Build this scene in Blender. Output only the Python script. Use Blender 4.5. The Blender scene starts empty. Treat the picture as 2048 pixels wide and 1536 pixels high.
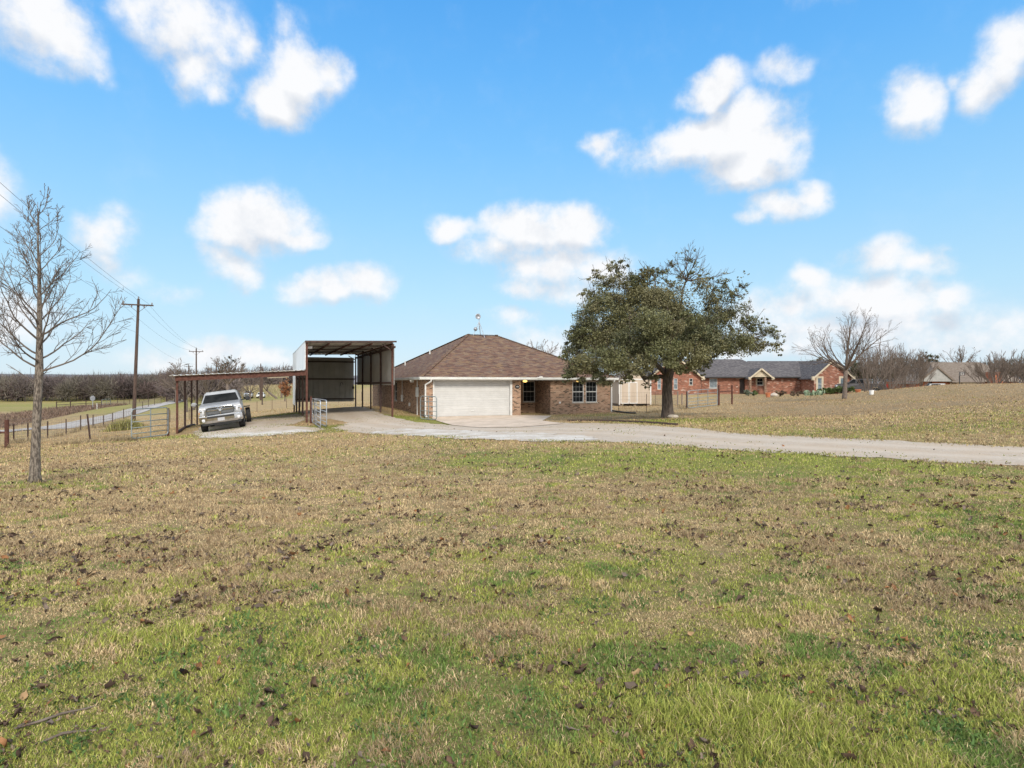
import bpy, bmesh, math, random
import numpy as np
from mathutils import Vector, Matrix
from mathutils.geometry import delaunay_2d_cdt

SC = bpy.context.scene
COL = SC.collection
R = math.radians
F = 1200.0          # focal length in pixels of the 2048 wide photograph
EYE = 1.95          # camera height above the garage slab (z = 0)

# ------------------------------------------------------------------ camera
cam_d = bpy.data.cameras.new('camera')
cam_d.sensor_width = 36.0
cam_d.lens = F / 2048 * 36.0
cam_d.clip_start = 0.05
cam_d.clip_end = 20000
cam = bpy.data.objects.new('camera', cam_d)
COL.objects.link(cam)
cam.location = (0, 0, EYE)
cam.rotation_euler = (R(90), 0, 0)
SC.camera = cam

# ------------------------------------------------------------------ exposure
SC.view_settings.view_transform = 'Standard'
SC.view_settings.look = 'None'
SC.view_settings.exposure = 1.0
SC.view_settings.gamma = 1.0

# ------------------------------------------------------------------ node helpers
def N(nt, typ, **kw):
    n = nt.nodes.new(typ)
    for k, v in kw.items():
        if k.startswith('i_'):
            key = k[2:]
            n.inputs[int(key) if key.isdigit() else key.replace('_', ' ')].default_value = v
        else:
            setattr(n, k, v)
    return n

def LK(nt, a, b):
    nt.links.new(a, b)

def math_n(nt, op, a, b=None, c=None, clamp=False):
    n = N(nt, 'ShaderNodeMath', operation=op)
    n.use_clamp = clamp
    for i, x in enumerate((a, b, c)):
        if x is None: continue
        if hasattr(x, 'is_output'): LK(nt, x, n.inputs[i])
        else: n.inputs[i].default_value = x
    return n.outputs[0]

def vmath(nt, op, a, b=None):
    n = N(nt, 'ShaderNodeVectorMath', operation=op)
    for i, x in enumerate((a, b)):
        if x is None: continue
        if hasattr(x, 'is_output'): LK(nt, x, n.inputs[i])
        else: n.inputs[i].default_value = x
    return n

def mixc(nt, fac, a, b, blend='MIX'):
    n = N(nt, 'ShaderNodeMix', data_type='RGBA', blend_type=blend)
    for i, x in ((0, fac), (6, a), (7, b)):
        if hasattr(x, 'is_output'): LK(nt, x, n.inputs[i])
        elif i == 0: n.inputs[0].default_value = x
        else: n.inputs[i].default_value = tuple(x) + ((1.0,) if len(x) == 3 else ())
    return n.outputs[2]

def smooth(nt, val, lo, hi, a=0.0, b=1.0):
    n = N(nt, 'ShaderNodeMapRange', interpolation_type='SMOOTHSTEP')
    LK(nt, val, n.inputs[0])
    n.inputs[1].default_value = lo; n.inputs[2].default_value = hi
    n.inputs[3].default_value = a; n.inputs[4].default_value = b
    return n.outputs[0]

def ramp(nt, fac, stops, interp='LINEAR'):
    n = N(nt, 'ShaderNodeValToRGB')
    cr = n.color_ramp; cr.interpolation = interp
    while len(cr.elements) < len(stops): cr.elements.new(0.5)
    for e, (p, c) in zip(cr.elements, stops):
        e.position = p; e.color = tuple(c) + (1.0,)
    LK(nt, fac, n.inputs[0])
    return n.outputs[0]

def noise(nt, vec, scale, detail=4, rough=0.55, out=0):
    n = N(nt, 'ShaderNodeTexNoise')
    n.inputs['Scale'].default_value = scale
    n.inputs['Detail'].default_value = detail
    n.inputs['Roughness'].default_value = rough
    if vec is not None: LK(nt, vec, n.inputs['Vector'])
    return n.outputs[out]

# ------------------------------------------------------------------ sky (world) with cumulus clouds
SUN_EL, SUN_AZ = R(38), R(162)
W = bpy.data.worlds.new('World'); SC.world = W; W.use_nodes = True
wt = W.node_tree; wt.nodes.clear()
wout = N(wt, 'ShaderNodeOutputWorld')
sky = N(wt, 'ShaderNodeTexSky', sky_type='NISHITA')
sky.sun_disc = False
sky.sun_elevation = SUN_EL; sky.sun_rotation = SUN_AZ
sky.altitude = 200; sky.air_density = 1.0; sky.dust_density = 0.6; sky.ozone_density = 1.6
tc = N(wt, 'ShaderNodeTexCoord')
sep = N(wt, 'ShaderNodeSeparateXYZ'); LK(wt, tc.outputs['Generated'], sep.inputs[0])
az = math_n(wt, 'ARCTAN2', sep.outputs[0], sep.outputs[1])
el = math_n(wt, 'ARCSINE', sep.outputs[2])
comb = N(wt, 'ShaderNodeCombineXYZ'); LK(wt, az, comb.inputs[0]); LK(wt, el, comb.inputs[1])
P0 = comb.outputs[0]
n_w = noise(wt, P0, 9.0, 3, 0.5, out=1)
off = vmath(wt, 'SUBTRACT', n_w, (0.5, 0.5, 0.5)).outputs[0]
off = vmath(wt, 'MULTIPLY', off, (0.075, 0.055, 0.0)).outputs[0]
P1 = vmath(wt, 'ADD', P0, off).outputs[0]
CLOUDS = [  # centre and radii of each puff as seen in pixels, weight
 (70,25,130,85,1.0),(135,75,75,60,.9),(370,45,120,75,.9),(385,120,70,65,.75),(280,25,70,45,.7),(480,85,45,45,.5),
 (570,55,45,55,.5),(590,150,90,80,1.05),(555,205,75,60,1.0),(650,140,60,50,.85),(445,165,45,35,.6),(195,140,40,25,.4),
 (525,440,115,58,1.15),(470,465,85,38,1.0),(590,470,70,32,1.0),(470,540,65,42,.75),(430,515,45,35,.6),
 (640,575,85,35,.85),(735,570,60,42,.95),(215,460,70,50,.7),(235,445,45,35,.6),(210,500,50,35,.5),
 (905,455,45,30,.8),(1060,460,110,55,1.1),(1150,455,85,52,1.1),(990,500,90,30,.65),(1090,530,90,45,.8),(1060,575,70,28,.7),(1200,540,85,52,.9),(1150,590,80,35,.6),
 (1420,178,85,42,1.1),(1455,150,50,38,1.0),(1470,270,130,75,1.15),(1490,335,110,50,1.05),(1380,280,95,60,.95),(1540,290,75,60,1.0),(1300,310,60,40,.6),(1205,280,50,26,.65),(1240,300,40,30,.4),
 (1570,135,55,38,.65),(1820,220,62,55,.85),(1785,200,40,40,.5),(2010,120,85,62,.85),(1960,170,65,50,.75),(1900,165,30,22,.5),(2070,90,70,50,.8),
 (1560,415,70,32,.9),(1610,390,48,28,.9),(1510,440,45,18,.7),
 (1760,510,85,38,.95),(1850,525,70,28,.8),(1615,555,42,32,.8),(1720,605,190,54,.9),(1590,625,150,40,.72),(1905,590,38,26,.85),(1895,497,28,16,.5),(1700,665,280,48,.72),(1500,690,180,30,.5),(1900,690,200,36,.6),
 (430,705,75,32,.85),(520,715,110,28,.6),(340,720,120,30,.45),(1030,635,70,22,.45),(690,585,60,25,.4),(350,585,60,20,.35),(250,550,60,25,.3),
 (40,650,130,45,.55),(2000,650,160,40,.4),(1150,680,200,35,.5),(-120,380,160,90,.9),(2250,420,170,90,.9),(1000,-160,260,110,.9),(300,-220,260,110,1.0),(1700,-170,240,120,1.0)]
msum = None; mlow = None
P2 = vmath(wt, 'ADD', P1, (0.006, 0.034, 0)).outputs[0]
for cx, cy, rx, ry, w in CLOUDS:
    a_ = math.atan2(cx - 1024, F); e_ = math.atan((768 - cy) / F * math.cos(a_))
    sx = F / rx / max(math.cos(a_) ** 2, .2) / max(math.cos(e_), .4) * .88; sy = F / ry / max(math.cos(e_) ** 2, .3) * .90
    d_ = vmath(wt, 'SUBTRACT', P1, (a_, e_, 0)).outputs[0]
    d_ = vmath(wt, 'MULTIPLY', d_, (sx, sy, 0)).outputs[0]
    ln = vmath(wt, 'LENGTH', d_).outputs['Value']
    mm = math_n(wt, 'MULTIPLY_ADD', ln, -w * .85, w)
    if msum is None: msum = mm
    else:
        n = N(wt, 'ShaderNodeMath', operation='SMOOTH_MAX'); LK(wt, msum, n.inputs[0]); LK(wt, mm, n.inputs[1]); n.inputs[2].default_value = .18
        msum = n.outputs[0]
    d2 = vmath(wt, 'MULTIPLY', vmath(wt, 'SUBTRACT', P2, (a_, e_, 0)).outputs[0], (sx, sy, 0)).outputs[0]
    m2 = math_n(wt, 'MULTIPLY_ADD', vmath(wt, 'LENGTH', d2).outputs['Value'], -w * .85, w)
    mlow = m2 if mlow is None else math_n(wt, 'MAXIMUM', mlow, m2)
# unseen clouds added round the rest of the sky, to whiten the ambient light
big = noise(wt, tc.outputs['Generated'], 3.2, 5, 0.55)
bigm = smooth(wt, big, .36, .56, 0, 1.0)
front = smooth(wt, sep.outputs[1], .15, .5, 1, 0)
bigm = math_n(wt, 'MULTIPLY', bigm, front)
msum = math_n(wt, 'MAXIMUM', msum, bigm)
n1 = noise(wt, P0, 15.0, 10, 0.60)
nbil = noise(wt, P0, 24.0, 5, 0.5)
bil = math_n(wt, 'SUBTRACT', .78, math_n(wt, 'ABSOLUTE', math_n(wt, 'MULTIPLY_ADD', nbil, 3.2, -1.6)))
n2 = noise(wt, vmath(wt, 'ADD', P0, (0.012, 0.022, 0)).outputs[0], 16.0, 6, 0.6)
dens_in = math_n(wt, 'ADD', msum, math_n(wt, 'MULTIPLY', math_n(wt, 'SUBTRACT', n1, .5), 1.45))
dens_in = math_n(wt, 'ADD', dens_in, math_n(wt, 'MULTIPLY', bil, .22))
dens = math_n(wt, 'MULTIPLY', smooth(wt, dens_in, .06, .86), smooth(wt, msum, -.06, .30))
dens = math_n(wt, 'MULTIPLY', dens, smooth(wt, el, -.01, .03))
core = smooth(wt, msum, .15, .8)
emb = math_n(wt, 'SUBTRACT', n1, n2)
under = smooth(wt, math_n(wt, 'SUBTRACT', mlow, msum), -.10, .40, 0, .72)
lit = math_n(wt, 'ADD', math_n(wt, 'MULTIPLY', emb, 1.5), math_n(wt, 'MULTIPLY_ADD', core, .15, .84))
lit = math_n(wt, 'SUBTRACT', lit, under, clamp=True)
ccol = mixc(wt, lit, (.66, .715, .80), (.97, .98, 1.0))
bright = N(wt, 'ShaderNodeVectorMath', operation='SCALE'); LK(wt, ccol, bright.inputs[0])
LK(wt, math_n(wt, 'MULTIPLY_ADD', front, .58, 1.0), bright.inputs['Scale'])  # the added clouds out of view are brightened to lift the ambient
ccol = bright.outputs[0]
haze_f = smooth(wt, el, 0.0, .75, .94, .86)      # pale air, palest near the horizon
haze_c = ramp(wt, math_n(wt, 'MULTIPLY', el, 1.4), [(0, (.63, .765, .88)), (.195, (.47, .74, .93)), (.36, (.325, .65, .96)), (.52, (.21, .555, .965)), (.665, (.14, .475, .95)), (.8, (.098, .41, .905))])
skyc = N(wt, 'ShaderNodeHueSaturation'); skyc.inputs['Saturation'].default_value = 1.22; skyc.inputs['Value'].default_value = 1.0
LK(wt, sky.outputs[0], skyc.inputs['Color'])
bg1 = N(wt, 'ShaderNodeBackground'); bg1.inputs[1].default_value = 0.15
LK(wt, skyc.outputs[0], bg1.inputs[0])
bgh = N(wt, 'ShaderNodeBackground'); LK(wt, haze_c, bgh.inputs[0]); bgh.inputs[1].default_value = .50
mh = N(wt, 'ShaderNodeMixShader'); LK(wt, haze_f, mh.inputs[0]); LK(wt, bg1.outputs[0], mh.inputs[1]); LK(wt, bgh.outputs[0], mh.inputs[2])
bg2 = N(wt, 'ShaderNodeBackground'); bg2.inputs[1].default_value = .50
LK(wt, ccol, bg2.inputs[0])
ms = N(wt, 'ShaderNodeMixShader'); LK(wt, dens, ms.inputs[0]); LK(wt, mh.outputs[0], ms.inputs[1]); LK(wt, bg2.outputs[0], ms.inputs[2])
LK(wt, ms.outputs[0], wout.inputs[0])
W.cycles.sampling_method = 'MANUAL'; W.cycles.sample_map_resolution = 512

# ------------------------------------------------------------------ sun, softened by thin cloud
sun_d = bpy.data.lights.new('sun', 'SUN'); sun_d.energy = 1.8; sun_d.angle = R(12); sun_d.color = (1.0, .93, .82)
sun = bpy.data.objects.new('sun', sun_d); COL.objects.link(sun)
sdir = Vector((math.sin(SUN_AZ) * math.cos(SUN_EL), math.cos(SUN_AZ) * math.cos(SUN_EL), math.sin(SUN_EL)))
sun.rotation_euler = (-sdir).to_track_quat('-Z', 'Y').to_euler()
sun.location = (0, 0, 60)

# ------------------------------------------------------------------ object helpers
def tag(o, label=None, cat=None, group=None, kind=None):
    if label: o['label'] = label
    if cat: o['category'] = cat
    if group: o['group'] = group
    if kind: o['kind'] = kind
    return o

def thing(name, label, cat, loc=(0, 0, 0), rz=0.0, group=None):
    o = bpy.data.objects.new(name, None)
    o.empty_display_size = .3
    COL.objects.link(o); o.location = loc; o.rotation_euler = (0, 0, rz)
    return tag(o, label, cat, group)

def copy_tree(o, parent=None):
    c = o.copy(); COL.objects.link(c)
    if parent is not None: c.parent = parent
    for ch in list(o.children): copy_tree(ch, c)
    return c

class MB:
    """collects polygons; build() links them as one mesh object"""
    def __init__(s): s.v = []; s.f = []
    def add(s, vs, fs):
        b = len(s.v); s.v.extend([tuple(p) for p in vs]); s.f.extend([tuple(i + b for i in f) for f in fs]); return s
    def box(s, x0, x1, y0, y1, z0, z1):
        return s.add([(x0,y0,z0),(x1,y0,z0),(x1,y1,z0),(x0,y1,z0),(x0,y0,z1),(x1,y0,z1),(x1,y1,z1),(x0,y1,z1)],
                     [(0,3,2,1),(4,5,6,7),(0,1,5,4),(1,2,6,5),(2,3,7,6),(3,0,4,7)])
    def beam(s, a, b, w, h, up=(0, 0, 1)):
        a = Vector(a); b = Vector(b); d = (b - a).normalized(); up = Vector(up)
        x = d.cross(up)
        if x.length < 1e-4: x = d.cross(Vector((1, 0, 0)))
        x.normalize(); y = x.cross(d).normalized()
        x *= w / 2; y *= h / 2
        vs = [a - x - y, a + x - y, a + x + y, a - x + y, b - x - y, b + x - y, b + x + y, b - x + y]
        return s.add(vs, [(0,3,2,1),(4,5,6,7),(0,1,5,4),(1,2,6,5),(2,3,7,6),(3,0,4,7)])
    def tube(s, pts, rad, k=8, cap=True):
        pts = [Vector(p) for p in pts]; n = len(pts)
        if not hasattr(rad, '__len__'): rad = [rad] * n
        t0 = (pts[1] - pts[0]).normalized()
        ref = Vector((0, 0, 1)) if abs(t0.z) < .9 else Vector((1, 0, 0))
        x = t0.cross(ref).normalized(); vs = []
        for i in range(n):
            t = (pts[min(i + 1, n - 1)] - pts[max(i - 1, 0)]).normalized()
            x = (x - t * x.dot(t))
            if x.length < 1e-6: x = t.orthogonal()
            x.normalize(); y = t.cross(x)
            for j in range(k):
                a = 2 * math.pi * j / k
                vs.append(pts[i] + (x * math.cos(a) + y * math.sin(a)) * rad[i])
        fs = []
        for i in range(n - 1):
            for j in range(k):
                j2 = (j + 1) % k
                fs.append((i*k+j, i*k+j2, (i+1)*k+j2, (i+1)*k+j))
        if cap:
            fs.append(tuple(range(k - 1, -1, -1))); fs.append(tuple((n-1)*k + j for j in range(k)))
        return s.add(vs, fs)
    def lathe(s, prof, center, axis='z', k=20):
        vs = []; c = Vector(center)
        for r, h in prof:
            for j in range(k):
                a = 2*math.pi*j/k
                p = {'z': (r*math.cos(a), r*math.sin(a), h), 'x': (h, r*math.cos(a), r*math.sin(a)), 'y': (r*math.sin(a), h, r*math.cos(a))}[axis]
                vs.append(c + Vector(p))
        fs = []
        for i in range(len(prof) - 1):
            for j in range(k):
                j2 = (j+1) % k
                fs.append((i*k+j, i*k+j2, (i+1)*k+j2, (i+1)*k+j))
        fs.append(tuple(range(k-1, -1, -1))); m = len(prof)-1
        fs.append(tuple(m*k+j for j in range(k)))
        return s.add(vs, fs)
    def prism(s, poly, x0, x1):
        """polygon in (y, z) swept along x"""
        n = len(poly)
        vs = [(x0, y, z) for y, z in poly] + [(x1, y, z) for y, z in poly]
        fs = [tuple(range(n)), tuple(range(2*n-1, n-1, -1))]
        for i in range(n):
            j = (i+1) % n
            fs.append((i, i+n, j+n, j))
        return s.add(vs, fs)
    def build(s, name, mat, parent=None, loc=None, smooth_=False, bevel=0.0, uv=True, seg=2):
        me = bpy.data.meshes.new(name)
        me.from_pydata(s.v, [], s.f)
        bm = bmesh.new(); bm.from_mesh(me)
        bmesh.ops.recalc_face_normals(bm, faces=bm.faces)
        if bevel > 0:
            bmesh.ops.remove_doubles(bm, verts=bm.verts, dist=1e-5)
            es = [e for e in bm.edges if len(e.link_faces) == 2 and e.calc_face_angle(0) > .5]
            bmesh.ops.bevel(bm, geom=es, offset=bevel, segments=seg, affect='EDGES', clamp_overlap=True)
        if uv:
            ul = bm.loops.layers.uv.new('UVMap')
            for f in bm.faces:
                n = f.normal; ax, ay, az_ = abs(n.x), abs(n.y), abs(n.z)
                for l in f.loops:
                    c = l.vert.co
                    if az_ > .96: l[ul].uv = (c.x, c.y)
                    elif ax > ay: l[ul].uv = (c.y, c.z / max(.25, math.sqrt(1 - n.z*n.z)))
                    else: l[ul].uv = (c.x, c.z / max(.25, math.sqrt(1 - n.z*n.z)))
        bm.to_mesh(me); bm.free()
        if smooth_: me.polygons.foreach_set('use_smooth', [True] * len(me.polygons))
        if mat: me.materials.append(mat)
        o = bpy.data.objects.new(name, me); COL.objects.link(o)
        if parent is not None: o.parent = parent
        if loc is not None: o.location = loc
        return o

def fast_mesh(name, verts, faces, mat, parent=None, col=None, smooth_=False):
    """verts (n,3); faces: list of (m,k) integer arrays; col: (n,3) point colours"""
    me = bpy.data.meshes.new(name)
    verts = np.asarray(verts, np.float32)
    loops = np.concatenate([f.ravel() for f in faces]).astype(np.int32)
    sizes = np.concatenate([np.full(len(f), f.shape[1], np.int32) for f in faces])
    starts = np.concatenate([[0], np.cumsum(sizes)[:-1]]).astype(np.int32)
    me.vertices.add(len(verts)); me.vertices.foreach_set('co', verts.ravel())
    me.loops.add(len(loops)); me.loops.foreach_set('vertex_index', loops)
    me.polygons.add(len(sizes)); me.polygons.foreach_set('loop_start', starts)
    if smooth_: me.polygons.foreach_set('use_smooth', np.ones(len(sizes), bool))
    me.update(calc_edges=True)
    if col is not None:
        at_ = me.attributes.new('col', 'FLOAT_COLOR', 'POINT')
        c4 = np.ones((len(verts), 4), np.float32); c4[:, :3] = col
        at_.data.foreach_set('color', c4.ravel())
    if mat: me.materials.append(mat)
    o = bpy.data.objects.new(name, me); COL.objects.link(o)
    if parent is not None: o.parent = parent
    return o

# ------------------------------------------------------------------ numpy noise
def _hash(ix, iy, seed):
    h = (ix.astype(np.int64) * 374761393 + iy.astype(np.int64) * 668265263 + seed * 1442695041) & 0x7fffffff
    h = ((h ^ (h >> 13)) * 1274126177) & 0x7fffffff
    return ((h ^ (h >> 16)) & 0xffff) / 65535.0

def vnoise(x, y, seed=0):
    x = np.asarray(x, float); y = np.asarray(y, float)
    ix = np.floor(x); iy = np.floor(y); fx = x - ix; fy = y - iy
    fx = fx*fx*(3-2*fx); fy = fy*fy*(3-2*fy)
    a = _hash(ix, iy, seed); b = _hash(ix+1, iy, seed); c = _hash(ix, iy+1, seed); d = _hash(ix+1, iy+1, seed)
    return (a*(1-fx)+b*fx)*(1-fy) + (c*(1-fx)+d*fx)*fy

def fbm(x, y, seed=0, o=4):
    s = 0; a = .5; t = 0
    for i in range(o):
        s = s + a*vnoise(np.asarray(x)*2**i, np.asarray(y)*2**i, seed+i*17); t += a; a *= .5
    return s/t

def sstep(x, a, b):
    t = np.clip((np.asarray(x, float)-a)/(b-a), 0, 1); return t*t*(3-2*t)

# ------------------------------------------------------------------ materials
def new_mat(name, rough=.8, metal=0.0, spec=.4):
    m = bpy.data.materials.new(name); m.use_nodes = True
    nt = m.node_tree; b = nt.nodes['Principled BSDF']
    b.inputs['Roughness'].default_value = rough; b.inputs['Metallic'].default_value = metal
    b.inputs['Specular IOR Level'].default_value = spec
    return m, nt, b

def objco(nt): return N(nt, 'ShaderNodeTexCoord').outputs['Object']
def uvco(nt): return N(nt, 'ShaderNodeTexCoord').outputs['UV']

def bump(nt, b, h, strength=.3, dist=.01):
    n = N(nt, 'ShaderNodeBump'); n.inputs['Strength'].default_value = strength; n.inputs['Distance'].default_value = dist
    LK(nt, h, n.inputs['Height']); LK(nt, n.outputs[0], b.inputs['Normal'])

def m_var(name, c1, c2, scale=6, rough=.8, metal=0, bmp=0, spec=.4, stretch=None, dist=.01, lo=.35, hi=.65):
    m, nt, b = new_mat(name, rough, metal, spec)
    co = objco(nt)
    if stretch: co = vmath(nt, 'MULTIPLY', co, stretch).outputs[0]
    nz = noise(nt, co, scale, 6, .6)
    LK(nt, mixc(nt, smooth(nt, nz, lo, hi), c1, c2), b.inputs['Base Color'])
    if bmp: bump(nt, b, nz, bmp, dist)
    return m

def m_attr(name, rough=.8, trans=0.0, spec=.2):
    m, nt, b = new_mat(name, rough, 0, spec)
    a = N(nt, 'ShaderNodeAttribute', attribute_name='col')
    LK(nt, a.outputs['Color'], b.inputs['Base Color'])
    if trans:
        out = nt.nodes['Material Output']
        tr = N(nt, 'ShaderNodeBsdfTranslucent'); LK(nt, a.outputs['Color'], tr.inputs[0])
        mx = N(nt, 'ShaderNodeMixShader'); mx.inputs[0].default_value = trans
        LK(nt, b.outputs[0], mx.inputs[1]); LK(nt, tr.outputs[0], mx.inputs[2]); LK(nt, mx.outputs[0], out.inputs[0])
    return m

def m_brick(name, stops, mortar, w=.21, h=.075, stain=.0):
    m, nt, b = new_mat(name, .9, 0, .2)
    uv = uvco(nt)
    br = N(nt, 'ShaderNodeTexBrick', offset=.5)
    LK(nt, uv, br.inputs['Vector'])
    br.inputs['Color1'].default_value = (0, 0, 0, 1); br.inputs['Color2'].default_value = (1, 1, 1, 1); br.inputs['Mortar'].default_value = (.5, .5, .5, 1)
    br.inputs['Scale'].default_value = 1; br.inputs['Mortar Size'].default_value = .007; br.inputs['Bias'].default_value = 0
    br.inputs['Brick Width'].default_value = w; br.inputs['Row Height'].default_value = h
    col = ramp(nt, br.outputs['Color'], stops)
    nz = noise(nt, uv, 2.2, 5, .6)
    col = mixc(nt, smooth(nt, nz, .3, .7, 0, .35), col, [c*.62 for c in mortar])
    nf = noise(nt, uv, 60, 3, .6)
    col = mixc(nt, math_n(nt, 'MULTIPLY', nf, .25), col, (.05, .035, .03))
    col = mixc(nt, br.outputs['Fac'], col, mortar)
    if stain:
        z = N(nt, 'ShaderNodeSeparateXYZ'); LK(nt, uv, z.inputs[0])
        dz = smooth(nt, math_n(nt, 'ADD', z.outputs[1], math_n(nt, 'MULTIPLY', nz, -.6)), -.25, .3, stain, 0)
        col = mixc(nt, dz, col, (.23, .16, .11))
    LK(nt, col, b.inputs['Base Color'])
    bump(nt, b, math_n(nt, 'SUBTRACT', 1.0, br.outputs['Fac']), .5, .008)
    return m

def m_shingle(name, stops, w=.3, h=.14):
    m, nt, b = new_mat(name, .92, 0, .2)
    uv = uvco(nt)
    br = N(nt, 'ShaderNodeTexBrick', offset=.43)
    LK(nt, uv, br.inputs['Vector'])
    br.inputs['Color1'].default_value = (0, 0, 0, 1); br.inputs['Color2'].default_value = (1, 1, 1, 1); br.inputs['Mortar'].default_value = (.3, .3, .3, 1)
    br.inputs['Scale'].default_value = 1; br.inputs['Mortar Size'].default_value = .006
    br.inputs['Brick Width'].default_value = w; br.inputs['Row Height'].default_value = h
    nz = noise(nt, uv, 1.3, 5, .65); n_s = noise(nt, uv, 25, 3, .6)
    f = math_n(nt, 'ADD', math_n(nt, 'MULTIPLY', br.outputs['Color'], .86), math_n(nt, 'MULTIPLY', nz, .22))
    col = ramp(nt, f, stops)
    col = mixc(nt, math_n(nt, 'MULTIPLY', n_s, .3), col, (.06, .045, .04))
    col = mixc(nt, math_n(nt, 'MULTIPLY', br.outputs['Fac'], .55), col, (.05, .035, .03))
    LK(nt, col, b.inputs['Base Color'])
    bump(nt, b, br.outputs['Color'], .25, .01)
    return m

M = {}
M['white_paint'] = m_var('white_paint', (.60, .595, .57), (.66, .655, .63), 3, .5)
M['white_trim'] = m_var('white_trim', (.50, .495, .47), (.60, .59, .565), 4, .55)
M['gutter'] = m_var('gutter_paint', (.58, .59, .56), (.70, .70, .67), 2, .5)
M['cream'] = m_var('cream_paint', (.44, .375, .27), (.51, .435, .32), 3, .7)
M['tan_siding'] = m_var('tan_siding', (.42, .345, .27), (.47, .39, .31), 2, .8, stretch=(1, 1, .1))
M['brick'] = m_brick('tan_brick', [(0, (.05, .028, .02)), (.15, (.085, .045, .03)), (.21, (.27, .148, .092)), (.5, (.35, .205, .13)), (.8, (.41, .25, .165)), (1, (.49, .33, .23))], (.40, .30, .215), stain=.25)
M['brick_dark'] = m_brick('dark_brick', [(0, (.05, .03, .022)), (.3, (.17, .095, .063)), (.6, (.26, .15, .10)), (1, (.34, .21, .145))], (.28, .21, .15), stain=.3)
M['red_brick'] = m_brick('red_brick', [(0, (.12, .045, .03)), (.3, (.235, .082, .05)), (.75, (.31, .118, .072)), (.9, (.38, .18, .12)), (1, (.58, .46, .38))], (.34, .215, .16), w=.32, h=.115)
M['orange_brick'] = m_brick('orange_brick', [(0, (.27, .07, .03)), (1, (.40, .13, .06))], (.34, .2, .14), w=.3, h=.11)
M['shingle'] = m_shingle('brown_shingle', [(0, (.06, .037, .03)), (.3, (.13, .072, .05)), (.48, (.175, .098, .064)), (.62, (.14, .098, .078)), (.8, (.20, .125, .068)), (1, (.22, .155, .11))])
M['shingle_grey'] = m_shingle('grey_shingle', [(0, (.055, .052, .055)), (.5, (.10, .094, .098)), (1, (.16, .15, .145))])
M['shingle_tan'] = m_shingle('tan_shingle', [(0, (.13, .105, .085)), (.5, (.185, .15, .12)), (1, (.23, .195, .16))])
M['rust_steel'] = m_var('red_oxide_steel', (.070, .030, .022), (.115, .052, .038), 9, .75, spec=.2)
M['dark_steel'] = m_var('dark_brown_steel', (.045, .026, .022), (.085, .05, .04), 7, .7, spec=.3)
M['white_metal'] = m_var('white_sheet_metal', (.70, .71, .70), (.78, .78, .76), 1.2, .42, spec=.5)
M['under_metal'] = m_var('dull_sheet_metal', (.50, .49, .45), (.58, .565, .53), 1.0, .5, spec=.4, stretch=(1, 1, .25))
M['galv'] = m_var('galvanised_tube', (.36, .38, .40), (.50, .52, .54), 20, .4, .65)
M['gate_green'] = m_var('grey_green_tube', (.19, .22, .22), (.27, .295, .295), 14, .5, .25)
M['dark_glass'] = m_var('dark_glass', (.010, .011, .012), (.022, .023, .024), 1.5, .12, spec=.10)
M['dark_glass'].node_tree.nodes['Principled BSDF'].inputs['IOR'].default_value = 1.14
M['blind_glass'] = m_var('window_glass', (.10, .13, .15), (.20, .24, .27), 2.5, .08, spec=.6)
M['black'] = m_var('black_plastic', (.014, .014, .015), (.028, .028, .028), 8, .55)
M['rubber'] = m_var('tyre_rubber', (.016, .016, .017), (.035, .034, .032), 10, .85, spec=.2)
M['chrome'] = m_var('chrome', (.48, .48, .48), (.60, .60, .60), 3, .12, 1.0)
M['grille'] = m_var('grille_mesh', (.05, .055, .06), (.26, .27, .28), 60, .35, .7)
M['silver'] = m_var('silver_paint', (.33, .335, .34), (.39, .395, .40), 2, .3, .35, spec=.5)
M['grey_paint'] = m_var('dark_grey_paint', (.075, .068, .068), (.105, .096, .094), 2, .3, .3, spec=.6)
M['lens'] = m_var('headlamp_lens', (.45, .46, .48), (.66, .66, .68), 12, .1, spec=.8)
M['amber'] = m_var('amber_lens', (.42, .17, .03), (.55, .24, .05), 9, .3)
M['red_lens'] = m_var('red_lens', (.40, .02, .02), (.55, .04, .03), 9, .25)
M['plate'] = m_var('plate_metal', (.33, .335, .345), (.42, .42, .43), 30, .5)
M['wood_pole'] = m_var('weathered_pole_wood', (.050, .033, .026), (.10, .066, .052), 3, .9, bmp=.4, stretch=(6, 6, .6))
M['grey_wood'] = m_var('grey_wood', (.17, .13, .10), (.26, .21, .17), 3, .9, stretch=(5, 5, .6))
M['wire'] = m_var('fence_wire', (.13, .10, .08), (.24, .20, .17), 5, .7, .2)
M['cable'] = m_var('power_cable', (.05, .05, .055), (.09, .09, .095), 5, .7)
M['porcelain'] = m_var('insulator', (.10, .08, .07), (.2, .18, .17), 5, .3)
M['door_paint'] = m_var('garage_door_paint', (.47, .465, .45), (.51, .505, .49), 2.5, .55)
M['concrete'] = m_var('driveway_concrete', (.42, .335, .255), (.54, .44, .345), 1.3, .9, bmp=.05)
M['stone'] = m_var('pale_stone', (.34, .29, .23), (.48, .42, .35), 7, .9, bmp=.3)
M['bark'] = m_var('grey_bark', (.085, .068, .055), (.245, .205, .165), 26, .95, bmp=1.0, stretch=(1.6, 1.6, .5), dist=.03, lo=.4, hi=.6)
M['oak_bark'] = m_var('oak_bark', (.048, .036, .028), (.135, .105, .085), 9, .95, bmp=1.0, stretch=(2.2, 2.2, .4), dist=.04)
M['twig'] = m_var('twig_bark', (.10, .075, .06), (.17, .135, .11), 8, .95)
M['twig_grey'] = m_var('grey_twig_bark', (.10, .08, .066), (.155, .125, .105), 8, .95)
M['pewter'] = m_var('pewter_paint', (.13, .135, .14), (.17, .175, .18), 2, .35, .3)
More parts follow.
